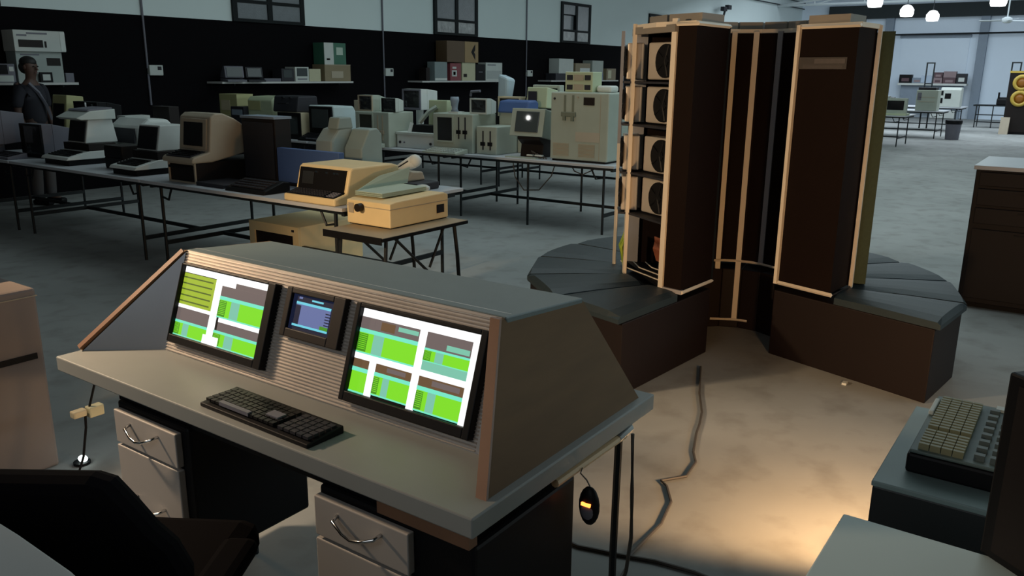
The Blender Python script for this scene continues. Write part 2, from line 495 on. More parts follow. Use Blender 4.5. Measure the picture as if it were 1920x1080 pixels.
rs = slab([(1.335, 1.0, .75), (2.085, 1.0, .75), (1.98, 1.146, 1.055), (1.60, 1.158, 1.08)], (0, 1, 0), .022)
build('side_panel', C(rs), wood, CON)
rs = slab([(1.330, .998, .75), (1.338, .998, .75), (1.605, 1.156, 1.082), (1.596, 1.156, 1.082)], (0, 1, 0), .03)
build('edge_strip', C(rs), woodedge, CON)
ls = slab([(1.335, 2.715, .75), (1.51, 2.50, .75), (1.61, 2.49, 1.075)], (-.6, -.45, 0), -.012)
o_ = build('wing_panel', C(ls), wingm, CON); o_['label'] = 'polished grey triangular wing panel'
ls = slab([(1.335, 2.735, .75), (2.085, 2.735, .75), (1.97, 2.50, 1.055), (1.61, 2.505, 1.08)], (0, -1, 0), .015)
build('side_panel', C(ls), wood, CON)
build('edge_strip', C(MB().tube([(1.33, 2.725, .76), (1.61, 2.503, 1.078)], .011, n=4)), woodedge, CON)


def panel_rect(mb, y0, y1, z0, z1, o0, o1):
    """box lying on the tilted panel, between offsets o0 and o1"""
    return mb.hexa([pp(y0, z0, o0), pp(y1, z0, o0), pp(y1, z1, o0), pp(y0, z1, o0), pp(y0, z0, o1), pp(y1, z0, o1), pp(y1, z1, o1), pp(y0, z1, o1)])


def monitor_in_panel(name, oy0, oy1, oz0, oz1, sy0, sy1, sz0, sz1, bez, depth):
    m = MB()
    panel_rect(m, oy0, sy0, oz0, oz1, 0, depth); panel_rect(m, sy1, oy1, oz0, oz1, 0, depth)
    panel_rect(m, sy0, sy1, oz0, sz0, 0, depth); panel_rect(m, sy0, sy1, sz1, oz1, 0, depth)
    b = build(name, C(m), bez, CON, bevel=.003)
    g = MB(); panel_rect(g, sy0, sy1, sz0, sz1, .004, .010)
    build('screen', C(g), black, b)
    return b


def picture(parent, sy0, sy1, sz0, sz1, items):
    by = {}
    for (u0, u1, v0, v1, m, lev) in items:
        mb = by.setdefault((m.name, lev), (MB(), m))[0]
        ya, yb = sy1 - (sy1 - sy0) * u1, sy1 - (sy1 - sy0) * u0
        za, zb = sz1 - (sz1 - sz0) * v1, sz1 - (sz1 - sz0) * v0
        panel_rect(mb, ya, yb, za, zb, .010, .0108 + .0006 * lev)
    for (mb, m) in by.values():
        o = build('display_image', C(mb), m, parent); stuff(o)


def greenwin(u0, u1, v0, v1, cut):
    w_ = u1 - u0; h_ = v1 - v0
    it = [(u0, u1, v0, v1, E_green, 1), (u0, u1, v0, v0 + h_ * .16, E_cyan, 3), (u0, u1, v1 - h_ * .06, v1, E_cyan, 3)]
    if cut:
        it += [(u0, u0 + w_ * .16, v0 + h_ * .2, v1 - h_ * .08, E_dgreen, 2), (u0 + w_ * .26, u0 + w_ * .44, v0 + h_ * .16, v1 - h_ * .06, E_teal, 2)]
        for k in range(8):
            vv = v0 + h_ * (.24 + .08 * k)
            it.append((u0 + w_ * .02, u0 + w_ * .15, vv, vv + h_ * .03, E_green, 3))
    return it


s1 = monitor_in_panel('left_monitor', 1.985, 2.468, .785, 1.039, 2.02, 2.462, .81, 1.032, black, .028)
it = [(0, 1, 0, .09, E_white, 1), (.0, .39, .10, .55, E_olive, 1), (.39, .47, .09, 1, E_white, 1)]
for k in range(5):
    it.append((.0, .36, .15 + .085 * k, .17 + .085 * k, E_oliveline, 2))
it += [(0, .39, .55, .60, E_white, 2), (0, .39, .60, .78, E_grey, 1)] + greenwin(0, .39, .78, 1, True)
it += [(.47, .62, .09, .2, E_white, 1), (.62, 1, .09, .16, E_grey, 1), (.47, 1, .16, .32, E_grey, 2)] + greenwin(.47, 1, .30, .60, True)
it += [(.50, 1, .60, .66, E_white, 2), (.5, 1, .66, .78, E_grey, 1)] + greenwin(.47, 1, .78, 1, True)
it += [(.36, .54, .88, 1.0, E_white, 4)]
picture(s1, 2.02, 2.462, .81, 1.032, it)
sm = monitor_in_panel('small_monitor', 1.688, 1.938, .900, 1.042, 1.735, 1.915, .925, 1.025, dbrown, .022)
it = [(0, 1, 0, 1, E_navy, 0), (.10, .92, .24, .88, E_lav, 1), (.10, .92, .20, .27, E_lcyan, 2), (.08, .92, .84, .90, E_lcyan, 2),
      (.10, .22, .3, .84, E_navy, 2), (.74, .92, .74, .84, E_dgreen, 3), (.45, .72, .08, .13, E_lcyan, 1), (.14, .22, .06, .12, E_lav, 1)]
for k in range(5):
    it.append((.82, .92, .36 + .08 * k, .39 + .08 * k, E_navy, 3))
picture(sm, 1.735, 1.915, .925, 1.025, it)
s2 = monitor_in_panel('right_monitor', 1.176, 1.640, .778, 1.042, 1.198, 1.622, .805, 1.030, black, .028)
it = [(0, 1, 0, .10, E_white, 1), (0, .51, .10, .26, E_grey, 1), (.18, .30, .12, .22, E_brown, 2), (.33, .5, .13, .18, E_teal, 2), (0, .12, .10, .2, E_grey, 2)]
it += greenwin(0, .51, .24, .53, True)
it += [(.51, .57, .10, 1, E_white, 2), (.57, .93, .10, .28, E_grey, 1), (.74, .92, .20, .26, E_teal, 2)] + greenwin(.57, .93, .28, .43, True)
it += [(.57, .93, .43, .53, E_teal, 1), (.93, 1, .10, 1, E_white, 1), (0, 1, .53, .60, E_white, 3)]
it += [(0, .14, .60, .70, E_brown, 1)] + greenwin(0, .14, .70, 1, False)
it += [(.14, .20, .60, 1, E_white, 2), (.20, .51, .60, .71, E_brown, 1), (.3, .46, .62, .67, E_grey, 2)] + greenwin(.20, .51, .70, .97, True)
it += [(.57, .93, .60, .72, E_brown, 1), (.68, .9, .62, .68, E_grey, 2)] + greenwin(.57, .93, .71, .99, True)
picture(s2, 1.198, 1.622, .805, 1.030, it)

# keyboard on the desk


def key_rows(x0, x1, y0, y1, z, nx, ny, h=.008, gap=.18):
    m = MB(); ax = (x1 - x0) / nx; ay = (y1 - y0) / ny
    for i in range(nx):
        for j in range(ny):
            m.box(x0 + ax * (i + gap / 2), x0 + ax * (i + 1 - gap / 2), y0 + ay * (j + gap / 2), y0 + ay * (j + 1 - gap / 2), z, z + h)
    return m


t = thing('computer_keyboard', 'slim black computer keyboard lying on the grey control desk', 'keyboard', (1.275, 1.745, .75), rot=-.02)
build('keyboard_base', MB().prism([(0, 0), (.125, 0), (.125, .022), (0, .012)], -.225, .235), black, t, bevel=.003)
k = build('keys', key_rows(.012, .112, -.215, -.09, .017, 5, 5), dgrey, t); stuff(k)
k = build('keys', key_rows(.012, .112, -.075, .225, .017, 5, 14), black, t); stuff(k)
build('space_bar', MB().box(.012, .026, .03, .16, .018, .029), grey, t)
build('status_plate', MB().box(.04, .07, -.06, -.01, .02, .029), grey, t)

# mouse hanging from the rail on its cord
t = thing('computer_mouse', 'black optical mouse with a glowing red light hanging beside the desk', 'mouse', (1.70, .94, .545))
build('shell', MB().ellipsoid((0, 0, .045), .018, .030, .055), black, t, smooth=True)
build('belly_plate', MB().ellipsoid((-.006, 0, .036), .015, .022, .03), grey, t, smooth=True)
build('sensor_light', MB().box(-.0215, -.014, -.013, .013, .052, .060), ledor, t)
build('cord', MB().tube([(0, 0, .10), (.0, .01, .115), (-.002, .028, .13), (.01, .03, .14)], .002), cablem, t)
# ------------------------------------------------------------------ column supercomputer
CX, CY = 5.0, 1.78
CR = thing('supercomputer', 'dark brown C-shaped column supercomputer with beige frames and a ring bench', 'computer', (CX, CY, 0))


def pol(r, a, z=None):
    a = math.radians(a)
    return (r * math.cos(a), r * math.sin(a)) if z is None else (r * math.cos(a), r * math.sin(a), z)


def wedge(r0, r1, a0, a1, z0, z1):
    return MB().plan([pol(r0, a0), pol(r1, a0), pol(r1, a1), pol(r0, a1)], z0, z1)


def post(mb, a, r, z0, z1, wd=.026):
    c = pol(r, a); d = Vector((math.cos(math.radians(a)), math.sin(math.radians(a)))); n = Vector((-d.y, d.x))
    q = [(c[0] + (sx * d.x + sy * n.x) * wd, c[1] + (sx * d.y + sy * n.y) * wd) for sx, sy in ((-.6, -1), (.6, -1), (.6, 1), (-.6, 1))]
    return mb.plan(q, z0, z1)


def ring_bar(mb, r, a0, a1, z, t=.012, hgt=.024):
    p = Vector(pol(r, a0, z)); q = Vector(pol(r, a1, z)); d = (q - p).normalized(); n = Vector((-d.y, d.x, 0)) * t
    u = Vector((0, 0, hgt))
    return mb.hexa([p - n, q - n, q + n, p + n, p - n + u, q - n + u, q + n + u, p + n + u])


ANG = [175 - 23.6 * k for k in range(13)]
for k in range(12):
    a0, a1 = ANG[k], ANG[k + 1]
    b = build('bench_section', wedge(.31, 1.30, a0, a1, .0, .41), benchm, CR, bevel=.006)
    # padded cushion: slightly domed
    cm = MB(); n = 6
    A0, A1 = a0 - .5, a1 + .5
    rows = []
    for i in range(n + 1):
        tt = i / n
        dome = .018 * (1 - (2 * tt - 1) ** 4)
        ia = Vector(pol(.71, A0)) * (1 - tt) + Vector(pol(.71, A1)) * tt
        oa = Vector(pol(1.32, A0)) * (1 - tt) + Vector(pol(1.32, A1)) * tt
        rows.append([(ia.x, ia.y, .41), (ia.x, ia.y, .448 + dome), ((ia.x + oa.x) / 2, (ia.y + oa.y) / 2, .452 + dome), (oa.x * .985, oa.y * .985, .448 + dome), (oa.x, oa.y, .435), (oa.x, oa.y, .41)])
    vs = [p for r in rows for p in r]; fs = []
    for i in range(n):
        for j in range(5):
            fs.append((i * 6 + j, i * 6 + j + 1, (i + 1) * 6 + j + 1, (i + 1) * 6 + j))
        fs.append((i * 6 + 5, i * 6, (i + 1) * 6, (i + 1) * 6 + 5))
    fs += [tuple(range(6)), tuple(range(n * 6 + 5, n * 6 - 1, -1))]
    cm.add(vs, fs)
    build('cushion', cm, cushm, b, smooth=False)
    # column above the bench
    if k == 0:
        col = build('column', wedge(.315, .69, 175, 163, .47, 1.93), craypan, CR)
    elif k in (1,):
        col = build('column', wedge(.30, .40, 158, 120, .47, 1.93), black, CR)
    elif k == 2:
        col = build('column', wedge(.32, .40, 118, 104.5, .47, 1.93), black, CR)
    else:
        col = build('column', wedge(.315, .685, a0, a1, .47, 1.93), craypan, CR)
    # caps
    build('cap', wedge(.32, .70, a0, a1, 1.93, 1.955), crayframe, col)
    build('cap_box', wedge(.37, .62, a0 - 1, a1 + 1, 1.955, 2.0), craycap, col)
# beige trim: posts, end frames and bottom rails
for a, r, z0, z1, m in ((163.6, .69, .455, 1.97, crayframe), (128, .705, .455, 1.96, crayframe), (111, .765, .455, 1.25, crayframe), (111, .765, 1.25, 1.93, craygrey),
                        (40, .318, .05, 1.94, crayframe), (15, .312, .05, 1.94, crayframe), (-13, .315, .47, 1.94, craygrey),
                        (-84.6, .70, .455, 1.95, crayframe)):
    build('post', post(MB(), a, r, z0, z1, .017), m, CR)
for r, a in ((.315, 175.6),):
    build('post', post(MB(), a, r, .455, 1.94, .006), steel, CR)
build('post', post(MB(), -108.8, .325, .455, 1.95, .018), crayframe, CR)
g = MB()
ring_bar(g, .69, 176, 165, .45)
p = [pol(.31, 175.8, .45), pol(.70, 175.8, .45)]
build('bottom_rail', g, craygrey, CR)
build('end_rail', MB().tube([pol(.31, 176, .462), pol(.70, 176, .462)], .011, n=4), crayframe, CR)
build('end_rail', MB().tube([pol(.31, -109, .462), pol(.70, -109, .462)], .012, n=4), crayframe, CR)
build('end_rail', MB().tube([pol(.31, -109, 1.94), pol(.70, -109, 1.94)], .012, n=4), crayframe, CR)
build('bottom_rail', MB().tube([pol(.70, -108, .462), pol(.70, -84.6, .462)], .006, n=4), dbrown, CR)
build('top_rail', MB().tube([pol(.31, 176, 1.94), pol(.70, 176, 1.94), pol(.70, 165, 1.94)], .011, n=4), crayframe, CR)
g = MB()
for a0, a1 in ((165, 128), (128, 111)):
    ring_bar(g, .70, a0, a1, 1.90, hgt=.04)
build('top_rail', g, craycap, CR)
g = MB().tube([pol(.305, a, .468) for a in (75, 57, 46, 33, 15, 0, -13, -37, -61, -85, -105)], .008, n=4)
build('inner_rail', g, crayframe, CR)
build('inner_rail', MB().tube([pol(.30, 46, .06), pol(.30, 15, .06), pol(.30, -2, .06)], .008, n=4), crayframe, CR)
# bottom shelf rods of the open bay
g = MB()
for r in (.50, .58, .66):
    g.tube([pol(r, 164, .49), pol(r + .03, 128, .49), pol(r + .06, 112, .49)], .004)
build('shelf_rods', g, crayframe, CR)
build('bay_floor', wedge(.41, .70, 164, 106, .455, .475), black, CR)
build('bay_back', wedge(.62, .69, 106.5, 104.4, .47, 1.93), craygrey, CR)
# stacked fan units in the open bay
for zc in (1.75, 1.50, 1.21, .96):
    for a, rr, hw in ((151, .585, .19), (119, .735, .10)):
        d = Vector((math.cos(math.radians(a)), math.sin(math.radians(a)), 0)); n = Vector((-d.y, d.x, 0)); c = d * rr - n * (.03 if a > 140 else 0); u = Vector((0, 0, 1))
        m = MB()
        q = [c - n * hw, c + n * hw, c + n * hw - d * .10, c - n * hw - d * .10]
        m.hexa([q_ + u * (zc - .105) for q_ in q] + [q_ + u * (zc + .105) for q_ in q])
        f = build('fan_unit', m, fanplate, CR, bevel=.008)
        f['label'] = 'pale metal fan unit with a round black opening'
        cc = c + u * zc + n * (-.005 if a > 140 else .03)
        ring = MB().cyl(cc - d * .002, cc + d * .012, .095, n=24)
        build('fan_opening', ring, black, f)
        hub = MB().cyl(cc + d * .012, cc + d * .016, .032, n=14)
        for j in range(5):
            t_ = 2 * math.pi * j / 5
            e = cc + d * .0125 + (n * math.cos(t_) + u * math.sin(t_)) * .09
            hub.cyl(cc + d * .0125, e, .006, n=4)
        build('fan_rotor', hub, black, f)
    g = MB(); z = zc - .128
    g.plan([pol(.42, 164), pol(.69, 164), pol(.70, 129)], z, z + .012)
    g.plan([pol(.42, 164), pol(.70, 129), pol(.755, 127), pol(.76, 111), pol(.42, 111)], z, z + .012)
    build('bay_shelf', g, dgrey, CR)
# cable bundles
g = MB()
for j in range(9):
    a = 118 + 1.1 * j
    g.tube([pol(.70, a, .70), pol(.71 + .01 * (j % 3), a + .6, .62), pol(.70, a, .48)], .008)
stuff(build('cable_bundle', g, brightgreen, CR))
g = MB()
for j in range(6):
    a = 139 + 1.6 * j
    g.tube([pol(.55, a, .71), pol(.56, a + 1, .64), pol(.53, a, .56)], .009)
stuff(build('cable_bundle', g, orange, CR))
build('wire_mat', wedge(.70, .775, -61, -80, .47, 1.92), greenmat, CR)
# name plate on the right end face: blurred raised strip
e0, e1 = Vector(pol(.337, -108.2)), Vector(pol(.636, -108.2))
nrm = Vector((math.cos(math.radians(-108.2 - 90)), math.sin(math.radians(-108.2 - 90)), 0))


def plate(u0, u1, z0, z1, o0, o1):
    p = Vector((e0.x, e0.y, 0)); q = Vector((e1.x, e1.y, 0))
    a = p.lerp(q, u0); b = p.lerp(q, u1)
    m = MB(); m.hexa([a + nrm * o0 + Vector((0, 0, z0)), b + nrm * o0 + Vector((0, 0, z0)), b + nrm * o1 + Vector((0, 0, z0)), a + nrm * o1 + Vector((0, 0, z0)),
                      a + nrm * o0 + Vector((0, 0, z1)), b + nrm * o0 + Vector((0, 0, z1)), b + nrm * o1 + Vector((0, 0, z1)), a + nrm * o1 + Vector((0, 0, z1))])
    return m


platem = mat('name_plate_metal', (0.030, 0.025, 0.024, 1), rough=0.6, var=0.25, scale=14)
plated = mat('name_plate_print', (0.065, 0.056, 0.055, 1), rough=0.6, var=0.4, scale=18)
npl = build('name_plate', plate(0, 1, 1.712, 1.776, 0, .006), platem, CR)
build('plate_print', plate(.34, .97, 1.742, 1.768, .006, .008), plated, npl)
for j in range(3):
    build('plate_line', plate(.1, .93, 1.718 + .007 * j, 1.721 + .007 * j, .006, .0075), plated, npl)
# slim white tube hanging on the inside of the left tower
build('indicator_tube', MB().cyl(pol(.325, 171, 1.60), pol(.325, 171, 1.66), .010, n=8), E_white, CR)

# ------------------------------------------------------------------ tables


def table(label, x0, x1, y0, y1, z=.75, group='long white exhibit tables', legs=True, thick=.028, mid=False):
    t = thing('exhibit_table', label, 'table', ((x0 + x1) / 2, (y0 + y1) / 2, 0), group=group)
    a, b = (x1 - x0) / 2, (y1 - y0) / 2
    build('tabletop', MB().box(-a, a, -b, b, z - thick, z), tabletop_m, t, bevel=.004)
    build('underframe', MB().box(-a + .06, a - .06, -b + .04, -b + .07, z - .07, z - thick).box(-a + .06, a - .06, b - .07, b - .04, z - .07, z - thick)
          .box(-a + .06, -a + .09, -b + .07, b - .07, z - .06, z - thick).box(a - .09, a - .06, -b + .07, b - .07, z - .06, z - thick), steel, t)
    ye = b - .16
    for sy in (-1, 1):
        for sx in (-1, 1):
            build('leg', MB().cyl((sx * (a - .09), sy * ye, z - thick), (sx * (a - .09), sy * ye, 0), .014, n=8), steel, t)
            build('fold_brace', MB().tube([(sx * (a - .09), sy * (ye - .0), z - .14), (sx * (a - .09), sy * (ye - .1), z - .16), (sx * (a - .09), sy * (ye - .17), z - thick)], .010), steel, t)
        build('cross_rail', MB().box(-a + .09, a - .09, sy * ye - .012, sy * ye + .012, .185, .22), steel, t)
    build('stretcher', MB().box(-.015, .015, -ye, ye, .185, .215), steel, t)
    if mid:
        for sx in (-1, 1):
            build('leg', MB().cyl((sx * (a - .09), 0, z - thick), (sx * (a - .09), 0, 0), .014, n=8), steel, t)
    return t


table('white long table nearest the desk, under the cream terminals at its right end', 3.97, 5.33, 4.24, 6.72)
table('white long table of the front row, under the two keyboard-based white computers', 3.97, 5.33, 6.74, 9.10)
table('white long table at the far left edge under the dark grey terminals', 3.97, 5.33, 9.12, 10.30)
table('white long table of the second row under the large beige cabinet', 7.58, 8.95, 4.05, 6.30, mid=True)
table('white long table of the second row under the black terminals', 7.58, 8.95, 6.32, 8.70)
table('white long table at the second row left end beside the black wall', 7.58, 8.95, 8.72, 11.2)
table('white table of the third row seen only by its legs under the second row', 10.0, 11.3, 5.0, 7.5)
table('white table of the third row behind the beige cabinet, only legs visible', 10.0, 11.3, 7.52, 10.0)
for i, (x, y1, lb) in enumerate(((14.8, 6.3, 'white table hidden mostly behind the tall column computer'), (18.4, 6.3, 'white table just right of the column computer in the far hall'),
                                 (22.0, 6.3, 'white far table under the dark-screened beige monitor'), (25.6, 6.3, 'white far table beside the grey rubbish bin'),
                                 (29.2, 6.3, 'white farthest table under the pale rounded machine'))):
    table(lb, x, x + 1.35, (3.9 if x < 25 else 3.62), y1, group='white tables in the far hall')

# small black folding table with the printer
t = thing('folding_table', 'small low folding table with black tube legs under the cream printer', 'table', (3.74, 3.64, .095))
build('tabletop', MB().box(0, .88, 0, .54, .53, .55), mat('brown_top', (.34, .27, .17, 1)), t, bevel=.003)
build('edge_band', MB().box(-.006, 0, 0, .54, .505, .552).box(0, .88, -.006, 0, .525, .547), black, t)
for (xa, ya, xb, yb) in ((.10, .06, .06, .05), (.80, .06, .86, .05), (.10, .48, .06, .49), (.80, .48, .86, .49)):
    build('leg', MB().tube([(xa, ya, .53), ((xa + xb) / 2, (ya + yb) / 2, .3), (xb, yb, -.095)], .014), steel, t)
for y in (.08, .46):
    build('cross_brace', MB().tube([(.18, y, .53), (.72, y, .06)], .010), steel, t)
    build('cross_brace', MB().tube([(.72, y, .53), (.55, y, .25)], .010), steel, t)

# ------------------------------------------------------------------ machine builders (front faces -x, y centred, base at z=0)


def screen_part(parent, x, y0, y1, z0, z1, m=screenm, lean=0.0, name='screen', bulge=.012):
    mb = MB(); n = 5; vs = []; fs = []
    for i in range(n + 1):
        for j in range(n + 1):
            u, v = i / n, j / n
            bl = bulge * (1 - (2 * u - 1) ** 2) * (1 - (2 * v - 1) ** 2)
            vs.append((x - bl + lean * v * (z1 - z0), y0 + (y1 - y0) * u, z0 + (z1 - z0) * v))
    for i in range(n):
        for j in range(n):
            fs.append((i * (n + 1) + j, (i + 1) * (n + 1) + j, (i + 1) * (n + 1) + j + 1, i * (n + 1) + j + 1))
    mb.add(vs, fs)
    # closed back so the glass has thickness
    mb.box(x + .002 + min(0, lean * (z1 - z0)), x + .012 + max(0, lean * (z1 - z0)), y0 + .002, y1 - .002, z0 + .002, z1 - .002) if not lean else None
    return build(name, mb, m, parent, smooth=False)


def monitor(label, x, y, z, w_, h, d, m, bez=None, scr=screenm, stand=0.0, rot=0.0, group=None, taper=.7, marg=.022, name='crt_monitor', hood=0.0):
    t = thing(name, label, 'monitor', (x, y, z), rot, group)
    s = stand; bez = bez or m
    c = MB(); f = .38 * d
    c.box(.02, f, -w_ / 2, w_ / 2, s, s + h)
    a = w_ / 2; b = a * taper; zb0, zb1 = s + h * .06, s + h * (1 - (1 - taper) * .7)
    c.hexa([(f, -a, s), (d, -b, zb0), (d, b, zb0), (f, a, s), (f, -a, s + h), (d, -b, zb1), (d, b, zb1), (f, a, s + h)])
    build('casing', c, m, t, bevel=.006)
    r = MB(); g = marg
    r.box(0, .02, -a, -a + g, s, s + h).box(0, .02, a - g, a, s, s + h).box(0, .02, -a + g, a - g, s, s + g * 1.3).box(0, .02, -a + g, a - g, s + h - g, s + h)
    if hood:
        r.box(-hood, 0, -a, a, s + h - .01, s + h)
    build('bezel', r, bez, t)
    screen_part(t, .016, -a + g, a - g, s + g * 1.3, s + h - g, scr)
    if stand:
        build('stand', MB().lathe([(min(w_, d) * .36, 0), (min(w_, d) * .33, .012), (.05, .02), (.05, stand)], (d * .45, 0, 0)), m, t)
    return t


def box_thing(name, label, cat, x, y, z, w_, d, h, m, decals=(), rot=0.0, group=None, bevel=.004, partname='carton', m2=None):
    """front at local x=0; decals: (y0,y1,z0,z1,mat,name) as fractions of the front, raised panels"""
    t = thing(name, label, cat, (x, y, z), rot, group)
    b = build(partname, MB().box(0, d, -w_ / 2, w_ / 2, 0, h), m, t, bevel=bevel)
    for (u0, u1, v0, v1, mm, nm) in decals:
        build(nm, MB().box(-.004, .003, w_ / 2 - u1 * w_, w_ / 2 - u0 * w_, v0 * h, v1 * h), mm, t)
    return t


def wall_box(name, label, cat, x0, x1, z0, z1, y, d, m, decals=(), partname='carton', group=None):
    """things on the wall shelves: front faces -y"""
    w_, h = x1 - x0, z1 - z0
    t = thing(name, label, cat, ((x0 + x1) / 2, y, z0), 0, group)
    build(partname, MB().box(-w_ / 2, w_ / 2, 0, d, 0, h), m, t, bevel=.004)
    for (u0, u1, v0, v1, mm, nm) in decals:
        build(nm, MB().box(-w_ / 2 + u0 * w_, -w_ / 2 + u1 * w_, -.004, .003, v0 * h, v1 * h), mm, t)
    return t


def drive_computer(label, x, y, z, w_, d, h, m, sc=None, drives=(), kb=False, group=None, name='desktop_computer', cat='computer', latch=black):
    t = thing(name, label, cat, (x, y, z), 0, group)
    build('case', MB().box(0, d, -w_ / 2, w_ / 2, 0, h), m, t, bevel=.01)
    if sc:
        u0, u1, v0, v1 = sc
        y0, y1, z0, z1 = w_ / 2 - u1 * w_, w_ / 2 - u0 * w_, v0 * h, v1 * h
        g = .018
        build('bezel', MB().box(-.012, .004, y0 - g, y0, z0 - g, z1 + g).box(-.012, .004, y1, y1 + g, z0 - g, z1 + g)
              .box(-.012, .004, y0, y1, z0 - g, z0).box(-.012, .004, y0, y1, z1, z1 + g), m, t)
        build('screen', MB().box(-.004, .004, y0, y1, z0, z1), screenm, t)
    for (u, v0, v1) in drives:
        yc = w_ / 2 - u * w_
        dv = build('drive_slot', MB().box(-.004, .004, yc - .009, yc + .009, v0 * h, v1 * h), dgrey if latch is black else tan, t)
        zl = (v0 + (v1 - v0) * .32) * h
        build('latch', MB().box(-.016, -.004, yc - .032, yc + .032, zl - .022, zl + .022), latch, dv, bevel=.004)
    if kb:
        kd, kw = .20, w_ * .85
        k = build('keyboard_base', MB().prism([(-.26, 0), (-.03, 0), (-.03, .055), (-.26, .02)], -kw / 2, kw / 2), m, t, bevel=.004)
        stuff(build('keys', MB().add(*sloped_keys(-.24, -.06, -kw / 2 + .03, kw / 2 - .03, .024, .051, 4, 12)), offwhite, t))
    return t


def sloped_keys(x0, x1, y0, y1, z0, z1, nx, ny, h=.009):
    m = MB(); ax = (x1 - x0) / nx; ay = (y1 - y0) / ny
    for i in range(nx):
        for j in range(ny):
            zz = z0 + (z1 - z0) * (i + .5) / nx
            m.box(x0 + ax * (i + .1), x0 + ax * (i + .9), y0 + ay * (j + .1), y0 + ay * (j + .9), zz - .002, zz + h)
    return m.v, m.f


def pet(label, x, y, z, w_, kbx, mon_y, mon_w, mx):
    """white computer: dark base, wedge keyboard, trapezoid monitor"""
    t = thing('keyboard_computer', label, 'computer', (x, y, z), 0, 'white computers with trapezoid monitors')
    a = w_ / 2
    build('base', MB().box(.03, .52, -a + .02, a - .02, 0, .06), black, t)
    build('keyboard_housing', MB().prism([(0, .055), (.52, .055), (.52, .13), (.24, .13), (.02, .08)], -a, a), white, t, bevel=.006)
    stuff(build('keys', MB().add(*sloped_keys(.05, .20, -a + .05, a - .05, .088, .122, 5, 14)), black, t))
    build('rear_deck', MB().box(.24, .52, -a + .01, a - .01, .13, .20), dbrown, t)
    p = [(mx, .20), (mx + .34, .20), (mx + .30, .43), (mx + .05, .43)]
    build('monitor_casing', MB().prism(p, mon_y - mon_w / 2, mon_y + mon_w / 2), white, t, bevel=.008)
    q = MB().hexa([(mx - .006, mon_y - mon_w / 2 + .02, .215), (mx + .01, mon_y - mon_w / 2 + .02, .215), (mx + .01, mon_y + mon_w / 2 - .02, .215), (mx - .006, mon_y + mon_w / 2 - .02, .215),
                   (mx + .038, mon_y - mon_w / 2 + .02, .415), (mx + .055, mon_y - mon_w / 2 + .02, .415), (mx + .055, mon_y + mon_w / 2 - .02, .415), (mx + .038, mon_y + mon_w / 2 - .02, .415)])
    build('screen', q, screenm, t)
    return t


# ------------------------------------------------------------------ front row table, left to right
TZ = .75
monitor('dark grey terminal with pale grey side at the far left edge', 4.05, 9.86, TZ, .40, .36, .40, grey, bez=black, stand=.12, taper=.85, name='terminal')
t = thing('keyboard', 'pale grey keyboard in front of the leftmost dark terminal', 'keyboard', (4.00, 9.40, TZ))
build('keyboard_base', MB().prism([(0, 0), (.2, 0), (.2, .06), (0, .025)], -.22, .22), grey, t, bevel=.004)
stuff(build('keys', MB().add(*sloped_keys(.02, .18, -.2, .2, .028, .055, 4, 12)), dgrey, t))
t = thing('slant_terminal', 'slanted yellow-green terminal casing behind the dark terminals at left', 'terminal', (4.98, 10.12, TZ))
build('casing', MB().prism([(.02, 0), (.30, 0), (.30, .60), (.10, .62)], -.16, .16), ygreen, t, bevel=.01)
build('screen', MB().hexa([(.03, -.12, .2), (.05, -.12, .2), (.05, .12, .2), (.03, .12, .2), (.075, -.12, .52), (.1, -.12, .52), (.1, .12, .52), (.075, .12, .52)]), screenm, t)
monitor('black monitor with grey rounded side left of the white computers', 4.30, 9.28, TZ, .44, .35, .34, grey, bez=black, scr=screenm, taper=.8)
pet('white keyboard computer standing under the flat grey lidded device', 4.08, 8.40, TZ, .50, 0, 0.02, .34, .26)
t = thing('flat_printer', 'flat grey wedge-lidded device lying on the left white computer', 'printer', (4.30, 8.40, TZ + .43))
build('body', MB().prism([(.0, .0), (.36, 0), (.36, .10), (.10, .085), (-.04, .02)], -.19, .22), offwhite, t, bevel=.008)
build('lid', MB().prism([(.08, .085), (.34, .10), (.34, .115), (.1, .10)], -.17, .2), grey, t)
pet('white keyboard computer right of the flat grey device, left of the clam-shaped terminal', 4.04, 7.12, TZ, .42, 0, 0.03, .33, .28)
# white rounded terminal behind
t = thing('rounded_terminal', 'white rounded terminal between the two white keyboard computers, set back', 'terminal', (4.72, 8.30, TZ))
build('body', MB().box(0, .45, -.30, .32, 0, .13), white, t, bevel=.01)
build('hood', MB().prism([(.10, .13), (.46, .13), (.46, .36), (.40, .42), (.18, .43), (.06, .34)], -.28, .28), white, t, bevel=.03)
build('screen', MB().box(.05, .065, -.2, .2, .18, .33), dgrey, t)
t = thing('acoustic_telephone', 'small white handset device in front of the white rounded terminal', 'telephone', (4.50, 7.72, TZ))
build('base', MB().prism([(0, 0), (.22, 0), (.22, .15), (0, .09)], -.16, .14), offwhite, t, bevel=.01)
build('handset', MB().tube([(.06, .12, .14), (.08, .07, .165), (.10, -.05, .175), (.12, -.11, .155)], .022, n=8), white, t, smooth=True)
t = thing('wooden_drawer_unit', 'dark brown drawer unit standing between the white keyboard computers', 'cabinet', (4.26, 7.62, TZ))
build('carcass', MB().box(0, .22, -.15, .15, 0, .22), dbrown, t, bevel=.004)
for k in range(2):
    build('drawer', MB().box(-.008, .0, -.14, .14, .015 + .1 * k, .105 + .1 * k), black, t)
